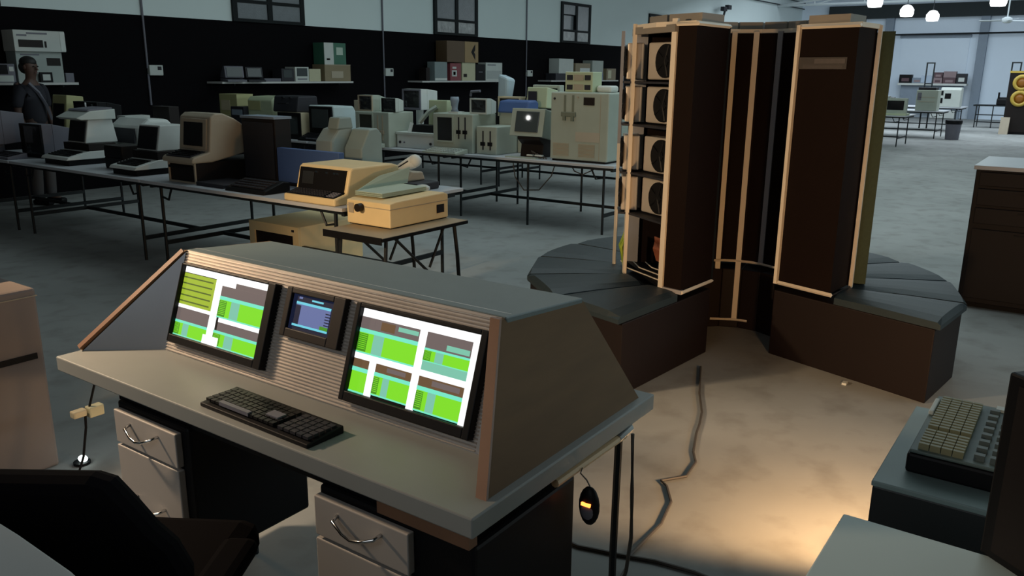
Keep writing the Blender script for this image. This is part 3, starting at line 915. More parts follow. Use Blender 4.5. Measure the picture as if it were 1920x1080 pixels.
# items behind, against the dark wall
monitor('black monitor with a painted window reflection on its front, behind the white computers', 5.0, 9.42, TZ, .50, .56, .30, black, taper=.9, name='crt_monitor')
t = thing('window_glint_strip', 'curved white strip painted as a window reflection on the black back-row monitor', 'strip', (4.985, 9.36, TZ + .40))  # window reflection put in as a curved white strip
build('strip', MB().tube([(0, .02, .15), (-.006, .006, .12), (-.008, -.006, .08), (-.008, -.012, .02)], .010, n=6), mat('glint_white', (.9, .92, .92, 1), rough=.2), t)
t = box_thing('flat_white_unit', 'thin white flat unit on a dark box behind the white computers', 'computer', 5.02, 8.72, TZ, .16, .28, .40, dgrey, partname='case')
build('white_lid', MB().box(-.01, .28, -.08, .08, .40, .43), white, t)
box_thing('tall_dark_box', 'tall dark brown box below the leftmost wall conduit', 'box', 5.19, 8.25, TZ, .30, .12, .54, dbrown, partname='case')

# clam-shaped terminal on a dark wood cabinet
t = thing('wood_cabinet', 'dark wood cabinet with a framed front carrying the clam-shaped terminal', 'cabinet', (4.10, 6.28, TZ))
build('carcass', MB().box(0, .85, -.19, .19, 0, .17), dbrown, t, bevel=.004)
build('front_frame', MB().box(-.012, 0, -.19, -.175, 0, .17).box(-.012, 0, .175, .19, 0, .17).box(-.012, 0, -.175, .175, 0, .014).box(-.012, 0, -.175, .175, .156, .17), tan, t)
build('tray', MB().box(-.02, 0, -.17, .17, .12, .14), black, t)
t = thing('clamshell_terminal', 'tan clam-shaped terminal with dark screen on the dark wood cabinet', 'terminal', (4.06, 6.29, TZ + .17))
prof = [(0, .0), (0, .03), (.02, .05), (.17, .085), (.205, .37), (.25, .40), (.33, .40), (.44, .355), (.57, .275), (.70, .18), (.76, .12), (.74, .105), (.45, .045), (.2, 0)]
build('shell', MB().prism(prof, -.215, .215), tan, t, bevel=.012)
build('keyboard_well', MB().hexa([(.015, -.17, .045), (.16, -.17, .075), (.16, .17, .075), (.015, .17, .045), (.015, -.17, .056), (.16, -.17, .089), (.16, .17, .089), (.015, .17, .056)]), dgrey, t)
stuff(build('keys', MB().add(*sloped_keys(.025, .15, -.16, .16, .056, .088, 4, 14)), black, t))
build('screen_frame', MB().hexa([(.165, -.175, .10), (.18, -.175, .10), (.18, .175, .10), (.165, .175, .10), (.19, -.175, .355), (.205, -.175, .355), (.205, .175, .355), (.19, .175, .355)]), tan, t, bevel=.004)
build('screen', MB().hexa([(.160, -.13, .13), (.175, -.13, .13), (.175, .13, .13), (.160, .13, .13), (.183, -.13, .325), (.2, -.13, .325), (.2, .13, .325), (.183, .13, .325)]), screenm, t)
# dark monolith behind
t = thing('dark_tower_cabinet', 'tall dark brown cabinet with a pale blue-grey lid behind the clam terminal', 'cabinet', (4.56, 5.80, TZ))
build('body', MB().box(0, .17, -.17, .26, 0, .53), dbrown, t, bevel=.006)
build('lid', MB().box(-.01, .18, -.175, .265, .53, .55), bluegrey, t)
build('door', MB().box(-.008, 0, -.15, .24, .03, .5), dgrey, t)
t = thing('flat_keyboard', 'flat black keyboard at the table edge left of the cream terminal', 'keyboard', (4.02, 5.38, TZ))
build('keyboard_base', MB().prism([(0, 0), (.26, 0), (.26, .075), (.2, .085), (.02, .03)], -.24, .24), black, t, bevel=.006)
stuff(build('keys', MB().add(*sloped_keys(.03, .19, -.2, .2, .035, .08, 4, 12)), dgrey, t))
t = thing('flat_pad', 'flat grey tablet lying beside the wood cabinet on the front table', 'tablet', (4.06, 5.85, TZ))
build('pad', MB().box(0, .32, -.16, .20, 0, .03), dgrey, t, bevel=.006)
t = thing('blue_panel_cabinet', 'upright blue panel box behind the cream terminal on the front table', 'box', (4.56, 5.24, TZ))
build('panel', MB().box(0, .06, -.36, .38, .02, .30), blue, t, bevel=.004)
build('foot', MB().box(-.04, .10, -.34, .36, 0, .02), black, t)
# grey clamshell behind
t = thing('hooded_terminal', 'pale grey hooded terminal standing behind the blue panel box', 'terminal', (4.96, 5.37, TZ))
hoodm = mat('dull_grey_plastic', (.24, .30, .28, 1))
build('body', MB().prism([(.10, 0), (.36, 0), (.35, .40), (.30, .45), (.20, .44), (.10, .28)], -.24, -.03), hoodm, t, bevel=.012)
build('hood', MB().prism([(-.04, .17), (.12, .14), (.24, .42), (.20, .47), (.06, .44), (-.03, .34)], -.02, .19), mat('pale_hood', (.28, .34, .32, 1)), t, bevel=.02)
build('top_cover', MB().prism([(.03, .44), (.22, .44), (.20, .54), (.06, .54)], -.03, .10), hoodm, t, bevel=.012)
build('neck', MB().box(.02, .14, .02, .16, 0, .17), dgrey, t)
# cream terminal at the table's right end
t = thing('cream_terminal', 'yellowed cream desktop terminal with black keyboard at the front table corner', 'terminal', (3.985, 4.595, TZ))
w2 = .27
build('shell', MB().prism([(0, 0), (.72, 0), (.74, .06), (.66, .24), (.60, .255), (.19, .255), (.165, .24), (.12, .075), (.0, .05)], -w2, w2), ycream, t, bevel=.012)
build('black_panel', MB().hexa([(.115, -w2 + .03, .085), (.13, -w2 + .03, .085), (.13, w2 - .03, .085), (.115, w2 - .03, .085), (.150, -w2 + .03, .235), (.17, -w2 + .03, .235), (.17, w2 - .03, .235), (.150, w2 - .03, .235)]), black, t)
build('keyboard_well', MB().hexa([(.012, -w2 + .02, .045), (.122, -w2 + .02, .07), (.122, w2 - .02, .07), (.012, w2 - .02, .045), (.012, -w2 + .02, .058), (.122, -w2 + .02, .085), (.122, w2 - .02, .085), (.012, w2 - .02, .058)]), black, t)
stuff(build('keys', MB().add(*sloped_keys(.02, .115, -w2 + .13, w2 - .05, .056, .082, 4, 13)), dgrey, t))
stuff(build('keys', MB().add(*sloped_keys(.02, .10, -w2 + .03, -w2 + .11, .056, .078, 4, 3)), grey, t))
for yy in (.06, -.05, -.13, -.16):
    build('badge', MB().box(.138, .146, yy - .012, yy + .012, .205, .217), chrome, t)
build('screen', MB().hexa([(.118, .08, .12), (.13, .08, .12), (.13, .20, .12), (.118, .20, .12), (.138, .08, .21), (.15, .08, .21), (.15, .20, .21), (.138, .20, .21)]), screenm, t)
t = thing('acoustic_coupler', 'low brown-grey device with raised hump near the right end of the front table', 'modem', (4.92, 4.60, TZ))
build('base', MB().box(0, .27, -.22, .26, 0, .06), dgrey, t, bevel=.01)
build('hump', MB().prism([(.02, .06), (.26, .06), (.23, .13), (.10, .14)], -.08, .24), tan, t, bevel=.012)
t = thing('white_handset', 'white capsule-shaped handset leaning up behind the cream terminal', 'handset', (5.265, 4.80, TZ))
build('capsule', MB().cyl((0, .13, .09), (0, -.09, .195), .042, .056, n=14).ellipsoid((0, -.09, .195), .056, .058, .055).ellipsoid((0, .13, .09), .042, .042, .042), white, t, smooth=True)
build('seam', MB().tube([(-.043, .08, .125), (-.05, .0, .165), (-.055, -.06, .195)], .006), dgrey, t)
build('rest', MB().box(-.04, .04, -.05, .06, 0, .10), dgrey, t)
t = thing('crumpled_paper', 'crumpled white paper lump behind the printer on the front table', 'paper', (4.92, 4.33, TZ))
build('paper', MB().ellipsoid((0, 0, .032), .07, .06, .032, 9, 5), whitecard, t)

# printer on the folding table
t = thing('printer', 'cream boxy printer with round black knob on the small folding table', 'printer', (4.0, 4.015, .645))
build('body', MB().prism([(0, .006), (.61, .006), (.61, .175), (.57, .19), (.06, .18), (0, .17)], -.205, .205), ycream, t, bevel=.008)
build('seam_line', MB().box(-.003, .613, -.208, .208, .130, .135), tan, t)
build('paper_knob', MB().cyl((-.005, .06, .128), (-.045, .06, .128), .028, n=18), dbrown, t)
build('side_vent', MB().box(.48, .56, -.209, -.202, .05, .11), dbrown, t)
build('label_plate', MB().box(-.004, 0, .135, .185, .08, .15), tan, t)
build('foot_strip', MB().box(.01, .60, -.195, .195, 0, .006), black, t)
t2 = thing('printer_paper', 'pale green fanfold paper lying over the cream printer', 'paper', (4.0, 4.015, .645))
pm = MB()
for k in range(5):
    z = .192 + .006 * k
    pm.prism([(.08 + .004 * (k % 2), z), (.54 + .01 * (k % 2), z + .004), (.54, z + .008), (.08, z + .004)], -.06, .20)
pm.hexa([(.10, .196, .22), (.62, .196, .22), (.62, .20, .22), (.10, .20, .22), (.34, .21, .30), (.66, .205, .335), (.66, .209, .335), (.34, .214, .30)])
build('sheets', pm, paperm, t2)
# cream drive box on the floor
t = thing('disk_drive_box', 'cream floor-standing drive box with dark slot under the front table end', 'disk drive', (4.62, 5.78, 0))
build('case', MB().box(0, .74, -.32, .33, 0, .38), ycream, t, bevel=.01)
build('front_frame', MB().box(-.02, 0, -.32, .33, .30, .38).box(-.02, 0, -.32, -.25, 0, .30).box(-.02, 0, .26, .33, 0, .30).box(-.02, 0, -.25, .26, 0, .05), ycream, t)
build('slot', MB().box(-.004, .002, -.25, .26, .05, .30), dbrown, t)
build('badge', MB().box(-.024, -.02, -.27, -.24, .335, .355), dgrey, t)

# ------------------------------------------------------------------ second row table
box_thing('yellow_box', 'small yellow-green box on top of another at the left wall end', 'box', 7.95, 10.85, 1.02, .42, .3, .30, ygreen, partname='case', decals=((.1, .6, .2, .7, cream, 'front_plate'),))
box_thing('olive_cabinet', 'olive yellow-green cabinet holding up the small yellow box', 'box', 7.92, 10.88, TZ, .50, .35, .27, ygreen, partname='case')
box_thing('dark_blue_unit', 'dark blue-grey unit between the yellow boxes and the pale green machine', 'computer', 7.80, 10.45, TZ, .30, .3, .40, dgrey, partname='case', decals=((.1, .9, .7, .9, bluegrey, 'front_strip'),))
t = thing('pale_green_machine', 'large pale yellow-green machine left of the stacked black terminals', 'computer', (7.88, 10.03, TZ))
build('case', MB().prism([(0, 0), (.46, 0), (.44, .50), (.38, .56), (.05, .55), (0, .50)], -.27, .27), pgreen, t, bevel=.015)
build('front_panel', MB().box(-.006, .002, -.02, .25, .36, .49), ygreen, t)
# black stack
monitor('lower black terminal with cream side in the black stack', 7.72, 9.22, TZ, .46, .36, .42, cream, bez=black, scr=greyscreen, taper=.85, name='terminal', group=None, marg=.05)
t = thing('portable_case_computer', 'black portable computer case lying on top of the lower black terminal', 'computer', (7.76, 9.36, TZ + .36))
build('case', MB().prism([(0, 0), (.4, 0), (.38, .22), (.04, .22)], -.27, .24), dgrey, t, bevel=.02)
for yy in (.03, -.12):
    build('latch', MB().box(.012, .032, yy - .02, yy + .02, .19, .205), chrome, t)
build('handle', MB().tube([(.0, .09, .12), (-.03, .08, .12), (-.03, -.1, .12), (0, -.11, .12)], .008), black, t)
t = thing('white_black_terminal', 'white rounded terminal with black face and black keyboard on second row', 'terminal', (7.62, 8.68, TZ))
build('shell', MB().prism([(.22, .10), (.62, .10), (.64, .36), (.58, .46), (.20, .47)], -.24, .24), mat('pale_aqua_plastic', (.50, .60, .60, 1)), t, bevel=.02)
build('face', MB().box(.185, .222, -.225, .225, .10, .455), black, t, bevel=.01)
build('screen', MB().box(.178, .187, -.16, .16, .17, .42), greyscreen, t)
build('keyboard_base', MB().prism([(0, 0), (.6, 0), (.6, .10), (.18, .10), (0, .03)], -.26, .26), black, t, bevel=.008)
stuff(build('keys', MB().add(*sloped_keys(.02, .17, -.22, .22, .035, .098, 4, 13)), dgrey, t))
build('trim_bar', MB().box(.003, .015, -.16, .1, .032, .042), grey, t)
# beige computer with screen and two drives, monitors on top
drive_computer('beige computer with left screen and two tall drive slots, under two monitors', 7.62, 7.53, TZ, .58, .46, .43, beige, sc=(.14, .52, .22, .92), drives=((.68, .2, .92), (.82, .2, .92)), kb=True, latch=tan)
monitor('grey-green monitor with long tapered back on top of the left beige computer', 7.70, 7.72, TZ + .43, .25, .20, .36, beige, bez=tan, taper=.62, marg=.014)
monitor('small black-screened monitor with wedge side on the left beige computer', 7.72, 7.34, TZ + .43, .22, .17, .20, offwhite, bez=black, taper=.75, marg=.004)
t = thing('white_printer', 'white box printer with black roller bay between two beige computers', 'printer', (7.74, 6.92, TZ))
build('body', MB().box(0, .34, -.32, .30, 0, .19), white, t, bevel=.01)
build('lid_lip', MB().box(-.012, .34, -.33, .31, .165, .195), offwhite, t, bevel=.004)
build('roller_bay', MB().prism([(.10, .195), (.32, .195), (.32, .28), (.13, .28)], -.28, .14), black, t)
build('bay_cheek', MB().prism([(.06, .195), (.12, .195), (.14, .30), (.11, .31)], .14, .17), white, t)
for yy in (.24, -.26):
    build('button', MB().cyl((-.001, yy, .07), (-.014, yy, .07), .016, n=10), dgrey, t)
build('button', MB().cyl((-.001, .17, .07), (-.012, .17, .07), .010, n=10), grey, t)
t = thing('paper_stand', 'white upright paper support standing behind the white printer', 'stand', (8.12, 6.90, TZ))
build('board', MB().prism([(.0, 0), (.16, 0), (.10, .58), (.02, .58)], -.17, .13), pgreen, t, bevel=.01)
build('arm', MB().tube([(-.12, .16, .30), (-.06, .06, .44), (0, -.02, .50)], .03), beige, t)
build('clip', MB().box(-.012, .012, -.06, .02, .40, .43), dgrey, t)
monitor('white monitor with white rounded side standing tall behind the white printer', 8.42, 7.58, TZ, .32, .27, .38, white, bez=grey, stand=.43, taper=.86)
drive_computer('beige computer with square screen, two black drive latches and keyboard', 7.68, 6.27, TZ, .60, .46, .45, beige, sc=(.12, .50, .30, .90), drives=((.66, .36, .92), (.82, .36, .92)), kb=True)
t = thing('small_white_statue', 'small white pedestal ornament on top of the beige keyboard computer', 'ornament', (7.80, 6.33, TZ + .45))
build('plinth', MB().box(-.05, .07, -.09, .06, 0, .02), white, t)
build('figure', MB().lathe([(.05, .02), (.035, .05), (.04, .09), (.055, .15), (.05, .19)], (0, 0, 0), n=10), bluegrey, t, smooth=True)
monitor('white-framed small monitor on the beige keyboard computer beside the blue cover', 7.80, 5.98, TZ + .45, .25, .18, .24, offwhite, taper=.7, marg=.016)
t = thing('hooked_lamp', 'dark small lamp with a bent grey arm behind the white ornament', 'lamp', (8.35, 6.52, TZ))
build('stem', MB().cyl((0, 0, .02), (0, 0, .66), .012, n=8), dgrey, t)
build('arm', MB().tube([(0, 0, .64), (-.01, -.02, .69), (0, -.15, .70)], .018), grey, t)
build('foot', MB().cyl((0, 0, 0), (0, 0, .02), .08, n=14), black, t)
drive_computer('narrow beige drive tower with two slots and black latches', 7.72, 5.80, TZ, .29, .42, .32, beige, drives=((.34, .16, .84), (.70, .16, .84)), name='drive_tower', cat='disk drive')
t = thing('covered_machine', 'beige machine under a blue cloth cover behind the drive tower', 'computer', (8.16, 5.74, TZ))
build('case', MB().box(0, .20, -.20, .20, 0, .50), beige, t, bevel=.01)
build('blue_cover', MB().prism([(-.03, .46), (.23, .46), (.23, .58), (.18, .61), (.02, .60)], -.22, .21), blue, t, bevel=.02)
# tilted monitor on a dark stand
t = thing('tilted_monitor', 'beige tilted monitor on a brown stand reflecting a lamp in its screen', 'monitor', (7.72, 5.24, TZ))
c = MB().hexa([(.0, -.22, .24), (.40, -.18, .16), (.40, .18, .16), (0, .22, .24), (.06, -.22, .54), (.44, -.18, .46), (.44, .18, .46), (.06, .22, .54)])
build('casing', c, beige, t, bevel=.01)
build('bezel', MB().hexa([(-.02, -.22, .24), (.0, -.22, .24), (.0, .22, .24), (-.02, .22, .24), (.04, -.22, .54), (.06, -.22, .54), (.06, .22, .54), (.04, .22, .54)]), beige, t, bevel=.004)
build('screen', MB().hexa([(-.020, -.155, .285), (-.005, -.155, .285), (-.005, .155, .285), (-.020, .155, .285), (.026, -.155, .51), (.04, -.155, .51), (.04, .155, .51), (.026, .155, .51)]), greyscreen, t, bevel=.006)
build('stand', MB().prism([(.10, 0), (.42, 0), (.42, .17), (.04, .245), (.04, .20), (.12, .14)], -.15, .15), dbrown, t, bevel=.006)
t = thing('loose_cables', 'tangled black and white cables under the brown monitor stand', 'cables', (7.68, 5.12, TZ))
g = MB()
for k in range(5):
    a = .13 * k
    g.tube([(.0 + .02 * k, -.18 + .05 * k, .01), (.05, -.1 + a * .3, .03 + .012 * k), (.08, .04 - a * .2, .02), (.03 + .02 * k, .12 - a * .4, .012)], .007)
build('cable', g, cablem, t)
build('connector', MB().box(0, .03, -.12, -.02, .03, .045).box(.02, .05, .02, .10, .025, .04), white, t)
t = thing('document_sheet', 'flat pale document sheet lying at the table edge below the tilted monitor', 'paper', (7.63, 5.35, TZ))
build('sheet', MB().box(0, .09, -.30, .12, 0, .012), beige, t)
# large beige cabinet
olived = mat('dull_olive', (.17, .19, .14, 1))
t = thing('beige_cabinet_computer', 'large square beige cabinet computer at the right end of second table', 'computer', (7.68, 4.56, TZ))
build('case', MB().box(0, .46, -.37, .34, .02, .73), beige, t, bevel=.015)
build('foot', MB().box(.02, .44, -.34, .32, 0, .02), black, t)
for yy in (.16, .06):
    dv = build('drive_slot', MB().box(-.005, .003, yy - .012, yy + .012, .44, .70), olived, t)
build('latch', MB().box(-.02, -.004, .02, .20, .475, .525), olived, t, bevel=.006)
build('latch', MB().box(-.024, -.004, .145, .175, .435, .50).box(-.024, -.004, .045, .075, .43, .50), olived, t)
build('display_window', MB().box(-.005, .003, -.20, -.07, .60, .68), dbrown, t)
build('button', MB().cyl((-.001, .29, .66), (-.008, .29, .66), .013, n=10), dgrey, t)
build('button', MB().cyl((-.001, .0, .68), (-.008, .0, .68), .010, n=10), tan, t)
gr = MB()
for k in range(10):
    gr.box(-.006, .002, .10, .30, .06 + .014 * k, .067 + .014 * k)
build('vent_grille', gr, tan, t)
gr = MB()
for k in range(10):
    gr.box(-.006, .002, -.22, -.02, .06 + .014 * k, .067 + .014 * k)
build('vent_grille', gr, tan, t)
build('front_patch', MB().box(-.003, .002, -.27, .02, .22, .32), mat('pinkish_patch', (.44, .40, .32, 1)), t)  # slightly pinker rectangle low on the front
build('side_seam', MB().box(-.002, .002, -.275, -.27, .03, .71), tan, t)
t = thing('bank_of_gauges', 'beige rack of four dark square gauges on top of the cabinet computer', 'instrument', (7.80, 4.63, TZ + .73))
build('case', MB().box(0, .2, -.17, .17, 0, .21), pgreen, t, bevel=.008)
for (yy, zz) in ((.11, .15), (-.11, .15), (.11, .05), (-.11, .05)):
    build('gauge', MB().box(-.006, .002, yy - .035, yy + .035, zz - .026, zz + .026), dgrey, t)
for zz in (.15, .05):
    build('center_panel', MB().box(-.005, .002, -.06, .06, zz - .03, zz + .03), tan, t)
t = thing('low_white_unit', 'low rounded white unit beside the gauge rack on the cabinet computer', 'box', (7.86, 4.36, TZ + .73))
build('body', MB().box(0, .18, -.09, .09, 0, .07), white, t, bevel=.025)
# back half of the second table
monitor('cream low monitor with black top behind the blue covered machine', 8.45, 6.00, TZ, .34, .24, .30, cream, bez=cream, stand=.40, taper=.8)
t = thing('swivel_terminal', 'beige tilted swivel terminal behind the reflecting monitor', 'terminal', (8.46, 5.62, TZ))
build('foot', MB().box(-.05, .30, -.16, .16, 0, .48), beige, t, bevel=.01)
build('cradle', MB().tube([(.12, .14, .48), (-.02, .16, .56), (.10, .16, .70)], .02), black, t)
build('casing', MB().prism([(.0, .52), (.22, .50), (.26, .72), (.02, .76)], -.16, .13), pgreen, t, bevel=.01)
build('screen', MB().box(-.010, .004, -.02, .10, .55, .71), dgrey, t)
t = thing('big_frame_monitor', 'large beige framed monitor shell behind the swivel terminal', 'monitor', (8.82, 5.70, TZ))
build('frame', MB().box(0, .1, -.20, -.16, 0, .78).box(0, .1, .16, .20, 0, .78).box(0, .1, -.16, .16, .74, .78), beige, t, bevel=.008)
build('back', MB().box(.08, .13, -.16, .16, 0, .74), dgrey, t)
t = thing('plastic_covered_unit', 'tall unit under a pale blue-white plastic bag below the third shelf', 'covered unit', (8.74, 6.32, TZ))
build('body', MB().box(0, .18, -.12, .12, 0, .60), black, t, bevel=.01)
build('bag', MB().hexa([(.01, -.07, .60), (.15, -.07, .60), (.15, .08, .60), (.01, .08, .60), (-.02, -.10, .86), (.16, -.11, .84), (.16, .06, .90), (-.02, .05, .91)]), lilac, t, bevel=.03)
box_thing('small_pinkish_box', 'small brownish box on the black wall side behind the white terminal', 'box', 8.60, 8.72, TZ, .24, .2, .52, tan, partname='case')
box_thing('small_cream_box', 'small cream box behind the ornament on the beige computer row', 'box', 8.30, 6.96, TZ, .16, .16, .50, cream, partname='case')

# ------------------------------------------------------------------ wall shelves


def shelf(label, x0, x1, z):
    t = thing('wall_shelf', label, 'shelf', ((x0 + x1) / 2, YW - .02, z))
    a = (x1 - x0) / 2
    build('board', MB().box(-a, a, -.38, 0.01, -.03, 0), shelfm, t)
    for sx in (-.8, .8):
        build('bracket', MB().prism([(0, 0), (.02, 0), (.02, .03), (0, .03)], -.30, .01), steel, t).location = (sx * a, 0, -.06)
    return t


SZ = 1.49
shelf('white wall shelf at the far left behind the standing person', 4.2, 5.95, SZ)
shelf('long white wall shelf with small monitors and cartons', 8.2, 11.0, SZ)
shelf('white wall shelf with books and colourful boxes between two conduits', 12.9, 15.8, SZ)
shelf('white wall shelf partly behind the large beige cabinet computer', 17.7, 21.2, SZ)
YS = 11.36
wall_box('packaging_box', 'large white printed carton on top of the left shelf stack', 'box', 5.20, 5.84, 1.875, 2.135, YS - .05, .3, whitecard,
         decals=((.08, .55, .2, .55, dbrown, 'picture'), (.25, .65, .82, .9, grey, 'print_line'), (.06, .25, .72, .8, grey, 'print_line'), (.58, .62, .2, .5, dbrown, 'picture'), (.9, 1, .05, .95, white, 'edge_fold')))
wall_box('packaging_box', 'grey-white printed carton under the large carton behind the person', 'box', 5.22, 5.80, SZ, 1.875, YS, .26, mat('grey_card', (.33, .37, .35, 1)),
         decals=((.65, .95, .55, .8, dbrown, 'picture'), (.1, .5, .88, .92, grey, 'print_line')))
wall_box('picture_frame', 'small dark picture frame leaning on the left shelf cartons', 'picture frame', 5.46, 5.62, SZ, 1.62, YS - .06, .03, black, decals=((.2, .8, .2, .8, whitecard, 'picture'),), partname='frame')
wall_box('small_dark_box', 'small dark grey box at the right end of the left shelf', 'box', 5.82, 5.93, SZ, 1.61, YS, .2, grey)
t = wall_box('shelf_radio', 'dark-faced set with pale speckled base at the left shelf end', 'radio', 4.6, 5.19, SZ, 1.72, YS, .24, grey, decals=((.05, .85, .45, .95, black, 'screen'), (.05, .95, .05, .38, offwhite, 'control_strip'), (.88, .97, .6, .85, white, 'knob_plate')), partname='case')


def wall_crt(label, x, w_, h, m, lean=.08):
    t = thing('wedge_terminal', label, 'terminal', (x, YS - .1, SZ), -1.2)
    t.rotation_euler = (0, 0, math.radians(70))
    build('base', MB().prism([(-.10, 0), (.30, 0), (.30, .06), (-.10, .03)], -w_ / 2, w_ / 2), m, t, bevel=.004)
    build('casing', MB().prism([(.02, .06), (.30, .06), (.28, .12), (.12, h), (.06, h)], -w_ / 2, w_ / 2), m, t, bevel=.01)
    build('screen', MB().hexa([(.012, -w_ / 2 + .03, .075), (.03, -w_ / 2 + .03, .075), (.03, w_ / 2 - .03, .075), (.012, w_ / 2 - .03, .075),
                               (.045, -w_ / 2 + .03, h - .02), (.065, -w_ / 2 + .03, h - .02), (.065, w_ / 2 - .03, h - .02), (.045, w_ / 2 - .03, h - .02)]), greyscreen, t)
    return t


wall_crt('pale-rimmed wedge terminal at the left end of the long shelf', 8.42, .30, .24, grey)
wall_crt('dark wedge terminal second from the left on the long shelf', 8.80, .28, .23, dgrey)
wall_box('flat_unit', 'flat grey unit lying in the middle of the long shelf', 'computer', 9.06, 9.40, SZ, SZ + .05, YS, .25, grey, partname='case')
wall_box('small_monitor', 'small dark monitor left of the compact white computer on the long shelf', 'monitor', 9.42, 9.68, SZ, 1.70, YS, .24, dgrey, decals=((.15, .85, .3, .9, greyscreen, 'screen'),), partname='case')
wall_box('compact_computer', 'compact white computer with grey screen on the long shelf', 'computer', 9.71, 10.01, SZ, 1.73, YS, .26, offwhite, decals=((.12, .88, .36, .92, greyscreen, 'screen'), (.15, .85, .12, .2, grey, 'drive_slot')), partname='case')
wall_box('cream_box', 'plain cream box beside the compact white computer on the long shelf', 'box', 10.02, 10.28, SZ, 1.70, YS, .22, yellowcard)
wall_box('cardboard_carton', 'brown cardboard carton at the right end of the long shelf', 'box', 10.36, 10.98, SZ, 1.78, YS - .02, .32, cardboard, decals=((.25, .7, .2, .6, tan, 'faded_print'), (0, 1, .96, 1, tan, 'tape')))
wall_box('green_carton', 'white and green carton on top of the cardboard carton', 'box', 10.38, 10.90, 1.78, 2.15, YS, .28, greencard, decals=((0, .42, 0, 1, whitecard, 'white_face'), (.55, .85, .45, .8, paperm, 'print_shape'), (.1, .25, .2, .28, grey, 'print_mark')))
wall_box('dark_book', 'thin dark upright book at the left end of the book shelf', 'book', 13.09, 13.20, SZ, 1.75, YS, .2, dbrown, partname='cover')
wall_box('silver_box', 'silver-grey upright box with white base on the book shelf', 'box', 13.36, 13.76, SZ, 1.87, YS, .2, mat('silver_card', (.20, .25, .25, 1)), decals=((.02, .98, .03, .14, white, 'white_strip'),))
wall_box('red_box', 'red and white box beside the silver box on the book shelf', 'box', 13.86, 14.22, SZ, 1.85, YS, .2, redcard, decals=((.15, .6, .25, .6, whitecard, 'white_ring'), (.27, .48, .33, .52, redcard, 'ring_center'), (.2, .55, .68, .8, whitecard, 'print_line')))
t = wall_box('brown_carton', 'dark brown carton with tan face and black chevron on the book shelf', 'box', 13.72, 14.78, 1.87, 2.30, YS - .03, .3, browncard, decals=((.56, 1, 0, 1, mat('tan_card', (.30, .20, .09, 1)), 'tan_face'),))
ch = MB()
ch.add([(.36, -.10 + .09, .30), (.44, -.10 + .09, .38), (.44, -.01, .26), (.40, -.01, .215), (.44, -.01, .17), (.44, -.01, .05), (.30, -.01, .215)], [(0, 1, 2, 3, 6), (6, 3, 4, 5)])
ch.v = [(x - .02, -.006, z) for x, y, z in ch.v]
o = build('chevron', ch, black, t)
sm_ = o.modifiers.new('thick', 'SOLIDIFY'); sm_.thickness = .004
wall_box('pale_box', 'pale yellow-white box under the brown carton on the book shelf', 'box', 14.26, 14.72, SZ, 1.87, YS, .22, yellowcard, decals=((.1, .35, .2, .38, dbrown, 'print_mark'),))
wall_box('black_box', 'black upright box between pale box and white box on the book shelf', 'box', 14.74, 15.08, SZ, 1.84, YS, .2, black, decals=((.3, .7, .5, .55, grey, 'print_line'),))
wall_box('white_carton', 'white carton with grey print at the right end of the book shelf', 'box', 15.10, 15.72, SZ, 1.88, YS, .22, whitecard, decals=((.1, .6, .84, .9, grey, 'print_line'), (.05, .95, .1, .55, mat('print_grey', (.38, .41, .40, 1)), 'print_area')))
wall_box('white_cube_box', 'white cube box on the shelf above the gauge rack, left', 'box', 18.15, 18.85, 1.66, 2.02, YS, .3, whitecard)
wall_box('under_box', 'dark low box supporting the white cube box on the right shelf', 'box', 18.0, 18.9, SZ, 1.66, YS, .3, dgrey)
wall_box('tan_low_box', 'low tan box with white lid in the middle of the right shelf', 'box', 18.95, 19.72, SZ, 1.92, YS, .3, cardboard, decals=((.3, .95, .5, .72, white, 'white_lid'),))
wall_box('grey_white_box', 'grey-white tall box right of the tan box on the right shelf', 'box', 19.82, 20.42, SZ, 2.0, YS, .3, mat('grey_white_card', (.36, .40, .36, 1)), decals=((.0, 1, .0, .36, bluegrey, 'base_band'),))
wall_box('framed_box', 'small tan box at the right end of the right shelf', 'box', 20.62, 21.15, SZ, 1.80, YS, .25, cardboard, decals=((.15, .5, .15, .85, yellowcard, 'label'),))

# ------------------------------------------------------------------ standing person behind the front table


def skinned(name, verts, edges, radii, m, parent, sub=1, root=0):
    me = bpy.data.meshes.new(name); me.from_pydata(verts, edges, [])
    o = bpy.data.objects.new(name, me); COL.objects.link(o); o.parent = parent
    sk = o.modifiers.new('skin', 'SKIN')
    for i, r in enumerate(radii):
        me.skin_vertices[0].data[i].radius = (r if isinstance(r, tuple) else (r, r))
        me.skin_vertices[0].data[i].use_root = (i == root)
    sk.use_smooth_shade = True
    ss = o.modifiers.new('sub', 'SUBSURF'); ss.levels = sub; ss.render_levels = sub
    me.materials.append(m)
    return o


P_ = thing('person', 'person in dark shirt with a shoulder strap standing behind the left table', 'person', (5.12, 10.86, 0), rot=math.radians(-70))
# local: +x is the facing direction, y to the person's left
bv = [(0, 0, .93), (0, 0, 1.12), (.01, 0, 1.32), (0, 0, 1.44), (.01, 0, 1.53), (.03, 0, 1.62), (.035, 0, 1.70), (.025, 0, 1.76),
      (0, .17, 1.42), (-.02, .23, 1.16), (.06, .22, .93), (.10, .21, .84), (0, -.17, 1.42), (-.02, -.23, 1.16), (.05, -.22, .93), (.09, -.21, .84),
      (0, .09, .90), (.02, .10, .50), (0, .10, .09), (.14, .11, .04), (0, -.09, .90), (.02, -.10, .50), (-.01, -.10, .09), (.13, -.11, .04)]
be = [(0, 1), (1, 2), (2, 3), (3, 4), (4, 5), (5, 6), (6, 7), (3, 8), (8, 9), (9, 10), (10, 11), (3, 12), (12, 13), (13, 14), (14, 15),
      (0, 16), (16, 17), (17, 18), (18, 19), (0, 20), (20, 21), (21, 22), (22, 23)]
